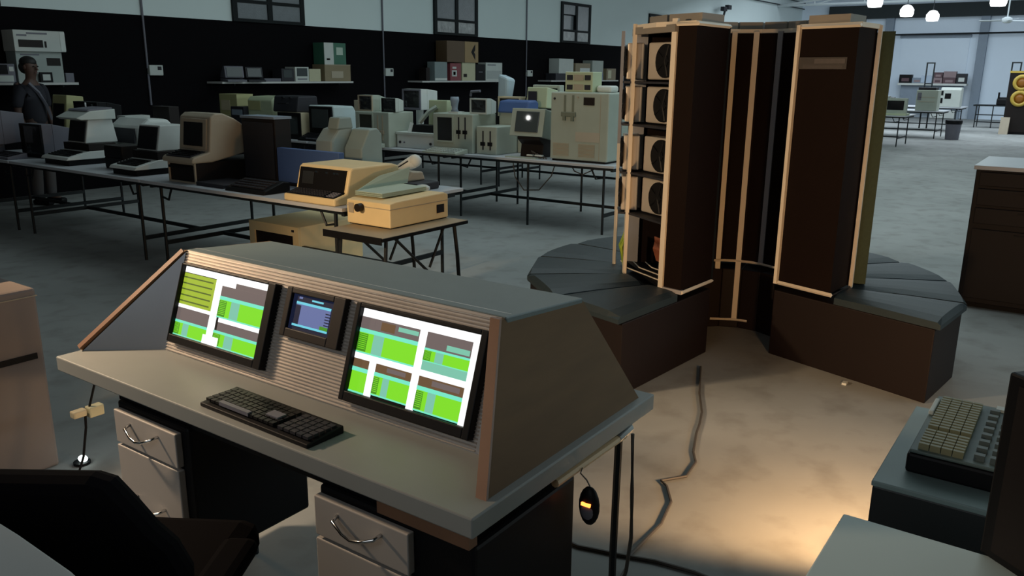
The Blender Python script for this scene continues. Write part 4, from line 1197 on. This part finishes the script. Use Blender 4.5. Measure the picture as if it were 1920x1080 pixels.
br = [(.12, .15), (.11, .14), (.12, .16), (.08, .10), .052, (.075, .068), (.095, .078), (.075, .062), .06, .043, .033, .035, .06, .043, .033, .035,
      .085, .058, .042, .04, .085, .058, .042, .04]
skinned('body', bv, be, br, skin, P_, sub=2)
skinned('shirt', [(0, 0, .95), (0, 0, 1.12), (.01, 0, 1.32), (0, 0, 1.44), (0, .175, 1.42), (-.02, .235, 1.18), (0, -.175, 1.42), (-.02, -.235, 1.18)],
        [(0, 1), (1, 2), (2, 3), (3, 4), (4, 5), (3, 6), (6, 7)], [(.135, .17), (.125, .155), (.135, .175), (.085, .11), .075, .06, .075, .06], shirtm, P_, sub=2)
skinned('trousers', [(0, 0, .95), (0, .09, .88), (.02, .10, .50), (0, .10, .08), (0, -.09, .88), (.02, -.10, .50), (-.01, -.10, .08)],
        [(0, 1), (1, 2), (2, 3), (0, 4), (4, 5), (5, 6)], [(.125, .16), .098, .075, .065, .098, .075, .065], trousm, P_, sub=2)
build('hair', MB().ellipsoid((.0, 0, 1.74), .105, .088, .075).ellipsoid((-.045, 0, 1.68), .07, .082, .08), hair, P_, smooth=True)
build('nose', MB().hexa([(.115, -.014, 1.645), (.115, .014, 1.645), (.145, .010, 1.645), (.145, -.010, 1.645), (.11, -.008, 1.69), (.11, .008, 1.69), (.118, .006, 1.69), (.118, -.006, 1.69)]), skin, P_, bevel=.004)
build('eye', MB().ellipsoid((.112, .030, 1.69), .010, .013, .008, 8, 5), black, P_)
build('eye', MB().ellipsoid((.112, -.030, 1.69), .010, .013, .008, 8, 5), black, P_)
build('mouth', MB().box(.105, .118, -.022, .022, 1.612, 1.620), mat('lips', (.12, .05, .045, 1)), P_)
build('ear', MB().ellipsoid((.02, .082, 1.68), .022, .010, .03, 8, 5), skin, P_)
build('ear', MB().ellipsoid((.02, -.082, 1.68), .022, .010, .03, 8, 5), skin, P_)
build('shoe', MB().box(-.06, .20, .05, .15, 0, .07), black, P_, bevel=.025)
build('shoe', MB().box(-.07, .19, -.15, -.05, 0, .07), black, P_, bevel=.025)
for sy in (1, -1):
    for j in range(4):
        build('finger', MB().tube([(.10 + .014 * j - .02, sy * .205, .83), (.105 + .014 * j - .02, sy * .20, .79 - .006 * (1 if j in (0, 3) else 0)), (.115 + .014 * j - .02, sy * .19, .765)], .008), skin, P_, smooth=True)
    build('thumb', MB().tube([(.115, sy * .19, .85), (.135, sy * .18, .82), (.135, sy * .175, .795)], .009), skin, P_, smooth=True)
build('shoulder_strap', MB().tube([(.07, -.10, 1.49), (.14, -.04, 1.38), (.155, .05, 1.22), (.14, .12, 1.05)], .022, n=4), grey, P_)

# ------------------------------------------------------------------ far hall
monitor('beige far monitor with dark screen on the table right of the columns', 22.08, 4.18, .80, .50, .36, .40, beige, scr=black, taper=.8, marg=.06)
t = thing('flat_desk_unit', 'flat pale unit under the dark-screened far monitor', 'computer', (22.04, 4.25, TZ))
build('case', MB().box(0, .5, -.33, .40, 0, .05), pgreen, t, bevel=.008)
t = thing('tall_beige_cabinet', 'tall beige cabinet computer standing on the far table', 'computer', (25.66, 4.08, TZ - .06))
build('case', MB().box(0, .5, -.27, .27, .06, .62), beige, t, bevel=.015)
build('top_lid', MB().box(.02, .48, -.2, .24, .62, .69), dgrey, t)
for zz in (.30, .42):
    build('panel_line', MB().box(-.004, .002, -.2, .2, zz, zz + .012), tan, t)
build('display_window', MB().box(-.004, .002, .14, .24, .35, .55), grey, t)
build('foot', MB().box(.04, .46, -.2, .2, .06, .07), black, t)
t = thing('cream_far_machine', 'pale rounded far machine with a small dark square screen', 'computer', (29.26, 3.98, TZ))
build('case', MB().prism([(0, 0), (.5, 0), (.5, .50), (.42, .60), (.05, .60), (0, .52)], -.27, .30), offwhite, t, bevel=.02)
build('screen', MB().box(-.006, .003, .0, .17, .26, .42), black, t)
build('side_slots', MB().box(-.006, .003, .22, .28, .12, .28).box(-.006, .003, .22, .28, .36, .5), black, t)
monitor('pale boxy monitor at the near edge of the far hall tables', 18.48, 4.30, TZ, .34, .30, .34, white, taper=.85)
box_thing('white_block', 'small white block on the far table beside the columns', 'box', 18.46, 3.98, TZ, .12, .2, .17, white, partname='case')
t = thing('dark_far_machine', 'dark machine with a white glare on top on the far table', 'computer', (24.0 - .9, 4.66, TZ))
build('case', MB().box(0, .4, -.2, .2, 0, .40), dgrey, t, bevel=.01)
build('glare_plate', MB().box(.05, .3, -.1, .15, .40, .43), white, t)  # glare on the machine's top, put in as a white plate
t = thing('rubbish_bin', 'grey-blue rubbish bin on the floor of the far hall', 'bin', (25.75, 3.34, 0))
build('bucket', MB().lathe([(.17, 0), (.20, .46)], (0, 0, 0), 16), grey, t, smooth=False)
build('liner_rim', MB().lathe([(.205, .42), (.215, .46), (.215, .52), (.19, .53)], (0, 0, 0), 16), black, t)
t = thing('far_shelf_cabinet', 'long white wall shelf cabinet holding boxes against the far wall', 'shelf', (38.25, 6.0, 0))
build('board', MB().box(-.1, .45, -1.30, 1.25, 1.32, 1.40), white, t)
build('cabinet_body', MB().box(.1, .45, -1.15, 1.15, .35, 1.32), bluegrey, t, bevel=.01)
build('leg', MB().box(.1, .2, -1.15, -1.05, 0, .35), bluegrey, t)
build('leg', MB().box(.1, .2, 1.05, 1.15, 0, .35), bluegrey, t)
build('foot_box', MB().box(.05, .4, -1.0, -.1, .02, .33), white, t)
fd = mat('dark_red_box', (.10, .05, .06, 1)); fd2 = mat('pinkish_grey_box', (.28, .20, .21, 1))
for i, (y, w_, z, h, m, lb) in enumerate(((7.0, .48, 1.40, .34, black, 'black box with a reddish front on the far shelf, leftmost'),
                                          (6.55, .38, 1.40, .22, bluegrey, 'blue-grey low box second on the far shelf'),
                                          (5.78, .32, 1.40, .22, fd2, 'pinkish box right of the tall frame on the far shelf'),
                                          (5.78, .32, 1.62, .22, fd, 'dark red box stacked on the pinkish box'),
                                          (5.36, .46, 1.40, .24, fd, 'dark red box low in the middle stack of the far shelf'),
                                          (5.36, .46, 1.64, .24, fd2, 'pinkish grey box topping the middle stack of the far shelf'),
                                          (4.92, .36, 1.40, .40, dgrey, 'dark box with white face at the right end of the far shelf'))):
    box_thing('far_box', lb, 'box', 38.3, y, z, w_, .3, h - .003, m, partname='case', decals=((.2, .8, .2, .6, (white if i == 6 else (fd if i in (0, 2) else fd2)), 'front_print'),), group=None)
t = thing('tall_metal_frame', 'tall thin dark rectangular frame standing in front of the far shelf', 'frame', (30.75, 4.90, 0))
build('uprights', MB().box(0, .04, -.13, -.09, 0, 2.12).box(0, .04, .09, .13, 0, 2.12), steel, t)
build('bars', MB().box(0, .04, -.09, .09, 2.08, 2.12).box(0, .04, -.09, .09, 1.42, 1.46), steel, t)
build('panel', MB().box(.01, .03, -.08, .24, 1.47, 1.70), bluegrey, t)
t = thing('tall_sign_frame', 'tall leaning dark frame with white sheet beside the yellow-ringed cabinet', 'frame', (31.0, 2.49, 0))
build('uprights', MB().box(0, .04, -.14, -.10, 0, 2.14).box(0, .04, .10, .14, 0, 2.14), steel, t)
build('bars', MB().box(0, .04, -.10, .10, 2.10, 2.14).box(0, .04, -.10, .10, 1.70, 1.73), steel, t)
build('sheet', MB().box(.01, .025, -.10, .10, 1.05, 1.70), whitecard, t)
t = thing('far_black_table', 'black framed table with a dark chair on it by the far pilaster', 'table', (32.5, 3.1, 0))
build('tabletop', MB().box(0, .8, -.55, .60, .72, .76), steel, t)
for (xx, yy) in ((.04, .5), (.76, .5), (.04, -.5), (.76, -.5), (.04, .0)):
    build('leg', MB().box(xx - .015, xx + .015, yy - .015, yy + .015, 0, .72), steel, t)
build('rail', MB().box(.02, .05, -.5, .5, .18, .21).box(.02, .05, -.5, .5, .42, .45), steel, t)
t = thing('black_far_machine', 'black hunched machine lying on the far black table', 'machine', (32.55, 2.80, .76))
build('case', MB().prism([(0, 0), (.5, 0), (.5, .2), (.2, .26), (0, .2)], -.28, .24), black, t, bevel=.03)
build('knob', MB().cyl((.1, .2, .2), (.1, .2, .42), .03, n=8), black, t)
t = thing('yellow_ring_cabinet', 'dark cabinet with two big yellow rings around amber discs at right edge', 'cabinet', (29.5, 2.22, 0))
build('body', MB().box(0, .6, -.50, .28, .05, 1.82), dbrown, t, bevel=.02)
build('top_band', MB().box(-.01, .6, -.50, .29, 1.80, 1.86), yellow, t)
for zz in (1.52, 1.06):
    r = build('ring', MB().lathe([(.22, -.02), (.24, -.05), (.16, -.06), (.14, -.02)], (0, -.06, zz), 24, axis='x'), yellow, t, smooth=True)
    build('disc', MB().lathe([(.16, -.035), (.05, -.05), (.01, -.052)], (0, -.06, zz), 20, axis='x'), amber, r, smooth=True)
build('foot', MB().box(0, .6, -.4, .3, 0, .05), black, t)
build('skirt', MB().prism([(-.25, 0), (0, 0), (0, .5), (-.05, .5)], .1, .34), tan, t)
# pendant lamps and a ceiling fan
pl_ = [(25, 5.57, 3.63), (28.9, 5.48, 3.60), (31.6, 5.18, 3.60), (26.0, 2.73, 3.62)]
for i, ((x, y, z), lb) in enumerate(zip(pl_, ('glowing pendant lamp leftmost under the far roof', 'glowing pendant lamp middle of the far three', 'glowing pendant lamp lowest and rightmost of the far three', 'glowing pendant lamp at the top right edge'))):
    t = thing('pendant_lamp', lb, 'lamp', (x, y, z), group=None)
    build('globe', MB().lathe([(.05, .20), (.12, .17), (.20, .06), (.20, -.06), (.17, -.14), (.02, -.15)], (0, 0, 0), 16), lampm, t, smooth=True)
    build('cord', MB().cyl((0, 0, .20), (0, 0, 5.6 - z), .012, n=6), steel, t)
    lamp('pendant_light', 'POINT', (x, y, z - .3), 38, (.85, .96, 1.0), size=.2)
t = thing('pendant_lamp', 'small unseen pendant bulb added for its reflection in the tilted monitor', 'lamp', (1.55, 9.65, 3.38))  # unseen bulb, added so its reflection shows in the tilted monitor's screen
build('globe', MB().ellipsoid((0, 0, 0), .045, .045, .05), emis('added_bulb_glow', (1, 1, .97, 1), 30), t, smooth=True)
build('cord', MB().cyl((0, 0, .05), (0, 0, 2.22), .01, n=6), steel, t)
t = thing('tube_lamp', 'glowing white tube lamp at the very top right', 'lamp', (26.0, 2.25, 3.72))
build('tube', MB().cyl((0, -.5, 0), (0, .25, 0), .05, n=10), lampm, t)
build('cord', MB().cyl((0, 0, .05), (0, 0, 1.88), .012, n=6), steel, t)
t = thing('ceiling_fan', 'pale ceiling fan hanging under the far roof at right', 'fan', (30, 2.85, 3.32))
build('motor', MB().lathe([(.06, .12), (.14, .08), (.14, -.02), (.08, -.06)], (0, 0, 0), 14), trussm, t, smooth=True)
build('rod', MB().cyl((0, 0, .1), (0, 0, 2.28), .02, n=6), trussm, t)
for k in range(3):
    a = 2 * math.pi * k / 3 + 1.45
    c, s_ = math.cos(a), math.sin(a)
    build('blade', MB().hexa([(c * .15 - s_ * -.05, s_ * .15 + c * -.05, 0), (c * .75 - s_ * -.08, s_ * .75 + c * -.08, .0), (c * .75 - s_ * .08, s_ * .75 + c * .08, .03), (c * .15 - s_ * .05, s_ * .15 + c * .05, .02),
                              (c * .15 - s_ * -.05, s_ * .15 + c * -.05, .012), (c * .75 - s_ * -.08, s_ * .75 + c * -.08, .012), (c * .75 - s_ * .08, s_ * .75 + c * .08, .042), (c * .15 - s_ * .05, s_ * .15 + c * .05, .032)]), trussm, t)
# CCTV camera bracket high on the left wall
t = thing('security_camera', 'small twin security camera bracket on the white wall above the columns', 'camera', (29.0, YW - .02, 3.6))
build('bracket', MB().tube([(0, 0, 0), (0, -.25, 0), (0, -.3, .25)], .04), steel, t)
build('camera_head', MB().box(-.3, .0, -.38, -.25, .2, .34).box(.1, .4, -.38, -.25, .28, .42), dgrey, t)

# ------------------------------------------------------------------ right side
t = thing('dark_drawer_cabinet', 'dark brown low cabinet with pale top at the right edge', 'cabinet', (6.85, 0.70, 0))
build('carcass', MB().box(.015, .85, -1.9, 0, .04, 1.03), dbrown, t, bevel=.006)
build('top', MB().box(-.01, .87, -1.92, .015, 1.03, 1.06), tabletop_m, t, bevel=.003)
build('plinth', MB().box(.06, .8, -1.85, -.05, 0, .04), black, t)
for (za, zb) in ((.915, 1.015), (.775, .895), (.64, .755), (.08, .60)):
    d = build('drawer_front', MB().box(-.006, .015, -1.88, -.03, za, zb), dbrown, t, bevel=.004)
    build('pull', MB().box(-.016, -.006, -.60, -.30, zb - .03, zb - .02), black, d)

t = thing('black_plinth', 'black plinth with a grey-green top carrying the green-keyed keyboard', 'plinth', (2.10, .34, 0))
build('body', MB().box(0, .60, -.75, 0, 0, .665), mat('black_plinth_paint', (.012, .013, .014, 1), rough=.5), t, bevel=.004)
build('top_sheet', MB().box(-.003, .603, -.753, .003, .665, .68), matgreen, t, bevel=.003)
t = thing('old_keyboard', 'bulky vintage keyboard with olive key rows on the black plinth', 'keyboard', (2.20, .285, .68))
build('base', MB().prism([(0, 0), (.46, 0), (.46, .055), (0, .055)], -.27, 0), black, t, bevel=.008)
build('deck', MB().box(.004, .456, -.266, -.004, .055, .064), mat('grey_green_deck', (.10, .14, .13, 1)), t, bevel=.003)
kk = MB()
for i in range(19):
    x0 = .018 + .0205 * i + (.018 if i > 5 else 0)
    for j in range(4):
        y0 = -.022 - .0265 * j
        kk.prism([(x0, .064), (x0 + .0165, .064), (x0 + .014, .080), (x0 + .003, .080)], y0 - .0245, y0)
stuff(build('keys', kk, keym, t))
kk = MB()
for i in range(8):
    for j in range(3):
        x0 = .03 + .05 * i; y0 = -.148 - .036 * j
        kk.prism([(x0, .064), (x0 + .026, .064), (x0 + .022, .078), (x0 + .004, .078)], y0 - .024, y0)
stuff(build('keys', kk, keyg, t))
build('white_key_cap', MB().box(.28, .40, -.018, -.004, .064, .076), offwhite, t, bevel=.003)
build('display_strip', MB().box(.42, .45, -.25, -.16, .064, .072), offwhite, t)
t = thing('white_plinth', 'white plinth in the lower right corner', 'plinth', (1.25, .345, 0))
build('body', MB().box(0, .55, -1.05, -.005, 0, .70), white, t, bevel=.004)
build('top_board', MB().box(-.005, .56, -1.06, 0, .70, .72), mat('white_board', (0.58, 0.68, 0.64, 1), rough=.5, var=.04), t, bevel=.004)
t = thing('black_cabinet_monitor', 'large black monitor turned away at the right edge beside the keyboard', 'monitor', (1.815, .075, .72), rot=math.radians(-38))
build('casing', MB().box(0, .42, -.42, 0, 0, .40), black, t, bevel=.006)
build('silver_edge', MB().box(.415, .43, -.30, .004, .20, .44), mat('silver_trim', (.35, .36, .40, 1), rough=.4), t, bevel=.004)
build('brown_side', MB().box(-.004, 0, -.40, -.03, .02, .38), dbrown, t)

# ------------------------------------------------------------------ left foreground
t = thing('beige_side_cabinet', 'beige cabinet with a dark slot at the left frame edge', 'cabinet', (1.56, 3.5, 0))
bm_ = mat('pinkish_beige_paint', (.22, .18, .165, 1), rough=.55)
build('body', MB().box(-.75, 0, 0, .6, 0, .80), bm_, t, bevel=.012)
build('slot', MB().box(-.70, -.03, -.004, .004, .50, .525), black, t)
build('lid_seam', MB().box(-.752, .002, -.003, .603, .765, .769), tan, t)
t = thing('black_box_unit', 'small black unit on top of the beige side cabinet', 'box', (1.46, 3.86, .80))
build('case', MB().box(-.5, 0, -.13, .15, 0, .10), black, t, bevel=.01)
build('lid', MB().box(-.48, -.02, -.11, .13, .10, .115), dgrey, t)
t = thing('office_chair', 'black upholstered office chair in front of the control desk', 'chair', (.765, 1.80, 0), rot=math.radians(32))
bk = MB()
ptr = [(.16, .46), (.19, .60), (.16, .855), (-.17, .862), (-.21, .85), (-.25, .80), (-.29, .745), (-.33, .705), (-.36, .64), (-.35, .46)]
n = len(ptr)
bk.add([(-.13, y, z) for y, z in ptr] + [(-.05, y, z) for y, z in ptr], [tuple(range(n)), tuple(range(2 * n - 1, n - 1, -1))] + [(i, i + n, (i + 1) % n + n, (i + 1) % n) for i in range(n)])
build('backrest', bk, upol, t, bevel=.03)
build('seat', MB().box(-.10, .34, -.36, .20, .42, .53), upol, t, bevel=.05)
build('armrest', MB().box(-.12, .17, -.41, -.32, .52, .57), upol, t, bevel=.022)
build('armrest_post', MB().cyl((.06, -.37, .46), (.06, -.37, .53), .018, n=8), steel, t)
build('back_bar', MB().box(-.09, -.06, -.10, .02, .38, .55), steel, t)
build('gas_column', MB().cyl((.12, -.08, .09), (.12, -.08, .43), .025, n=10), steel, t)
for k in range(5):
    a = 2 * math.pi * k / 5 + .3
    e = (.12 + .27 * math.cos(a), -.08 + .27 * math.sin(a))
    build('base_arm', MB().tube([(.12, -.08, .10), (e[0], e[1], .065)], .018), steel, t)
    build('caster', MB().cyl((e[0], e[1] - .02, .027), (e[0], e[1] + .02, .027), .027, n=10), black, t)
t = thing('bowed_white_table', 'white table with a bowed edge at the lower left corner', 'table', (.12, 1.42, 0))
pts = []
for i in range(40):
    a = 2 * math.pi * i / 40
    c, s_ = math.cos(a), math.sin(a)
    pts.append((.43 * math.copysign(abs(c) ** .55, c), .50 * math.copysign(abs(s_) ** .55, s_)))
build('tabletop', MB().plan(pts, .875, .90), mat('white_table_laminate', (.52, .52, .50, 1), rough=.4), t, bevel=.004)
build('pedestal', MB().cyl((0, 0, .03), (0, 0, .875), .04, n=12), steel, t)
build('foot', MB().lathe([(.26, 0), (.25, .02), (.05, .035)], (0, 0, 0), 20), steel, t)

# floor lamps and loose power things
t = thing('floor_spotlight', 'small floor spotlight glowing on the floor left of the desk', 'lamp', (1.62, 3.43, 0))
build('base', MB().cyl((0, 0, 0), (0, 0, .012), .035, n=14), black, t)
build('bulb', MB().ellipsoid((0, -.012, .028), .018, .026, .014, 10, 6), glowbulb, t, smooth=True)
t = thing('floor_flood_lamp', 'low floor flood lamp hidden behind the white plinth', 'lamp', (2.86, .40, 0))
build('base', MB().box(-.06, .06, -.04, .04, 0, .02), black, t)
build('head', MB().cyl((0, -.02, .15), (0.01, .03, .14), .05, .07, n=14), black, t)
build('neck', MB().cyl((0, -.02, .02), (0, -.02, .12), .012, n=8), steel, t)
t = thing('power_socket', 'cream twin power socket block hanging on a cord left of the desk', 'socket', (1.57, 3.20, .0))
build('block', MB().box(-.012, .05, -.02, .02, .30, .345), yellowcard, t, bevel=.005)
build('plug', MB().box(-.075, -.02, -.018, .018, .315, .345), cream, t, bevel=.006)
build('cord', MB().tube([(-.02, 0, .33), (-.025, .0, .26), (-.05, .0, .14), (-.10, .01, .012), (-.2, .1, .006)], .005), black, t)
build('upper_cord', MB().tube([(0, 0, .345), (.01, -.06, .48), (.10, -.30, .60), (.22, -.48, .695)], .005), black, t)
t = tag(build('floor_cable', MB().tube([(4.40, 1.72, .008), (4.0, 1.56, .008), (3.77, 1.45, .008), (3.62, 1.40, .008), (3.51, 1.37, .008), (3.31, 1.30, .008), (3.22, 1.25, .008), (3.07, 1.23, .008), (2.97, 1.30, .008),
                                         (2.94, 1.26, .008), (2.83, 1.19, .008), (2.65, 1.15, .008), (2.49, 1.15, .008), (2.38, 1.15, .008)], .006), cablem), 'grey cable winding across the warm-lit floor to the column computer', 'cable')
tag(build('floor_cable', MB().tube([(2.34, 1.42, .007), (2.33, 1.33, .007), (2.35, 1.26, .007), (2.37, 1.18, .007), (2.41, 1.06, .007), (2.43, .92, .007), (2.42, .75, .007)], .007), cablem), 'dark cable running along the floor at the bottom of the frame', 'cable')
tag(build('leg_cable', MB().tube([(1.985, .965, .68), (1.98, .955, .5), (2.0, .96, .34), (2.06, 1.0, .18), (2.14, 1.06, .03), (2.20, 1.10, .008), (2.3, 1.12, .008)], .006), cablem), 'cable hanging down along the thin steel desk leg', 'cable')
tag(build('under_table_cable', MB().tube([(7.9, 5.55, .70), (7.88, 5.50, .50), (7.86, 5.36, .36), (7.86, 5.15, .38), (7.88, 5.0, .55), (7.9, 4.96, .70)], .007), cablem), 'looped cable sagging under the second row table', 'cable')
tag(build('under_table_cable', MB().tube([(8.1, 4.9, .70), (8.08, 4.82, .60), (8.06, 4.70, .57), (8.08, 4.58, .63), (8.1, 4.5, .70)], .007), cablem), 'short cable loop under the beige cabinet computer', 'cable')
tag(build('floor_scrap', MB().box(4.62, 4.66, .95, .975, 0, .012), white), 'tiny white scrap on the floor at the bench foot', 'scrap')
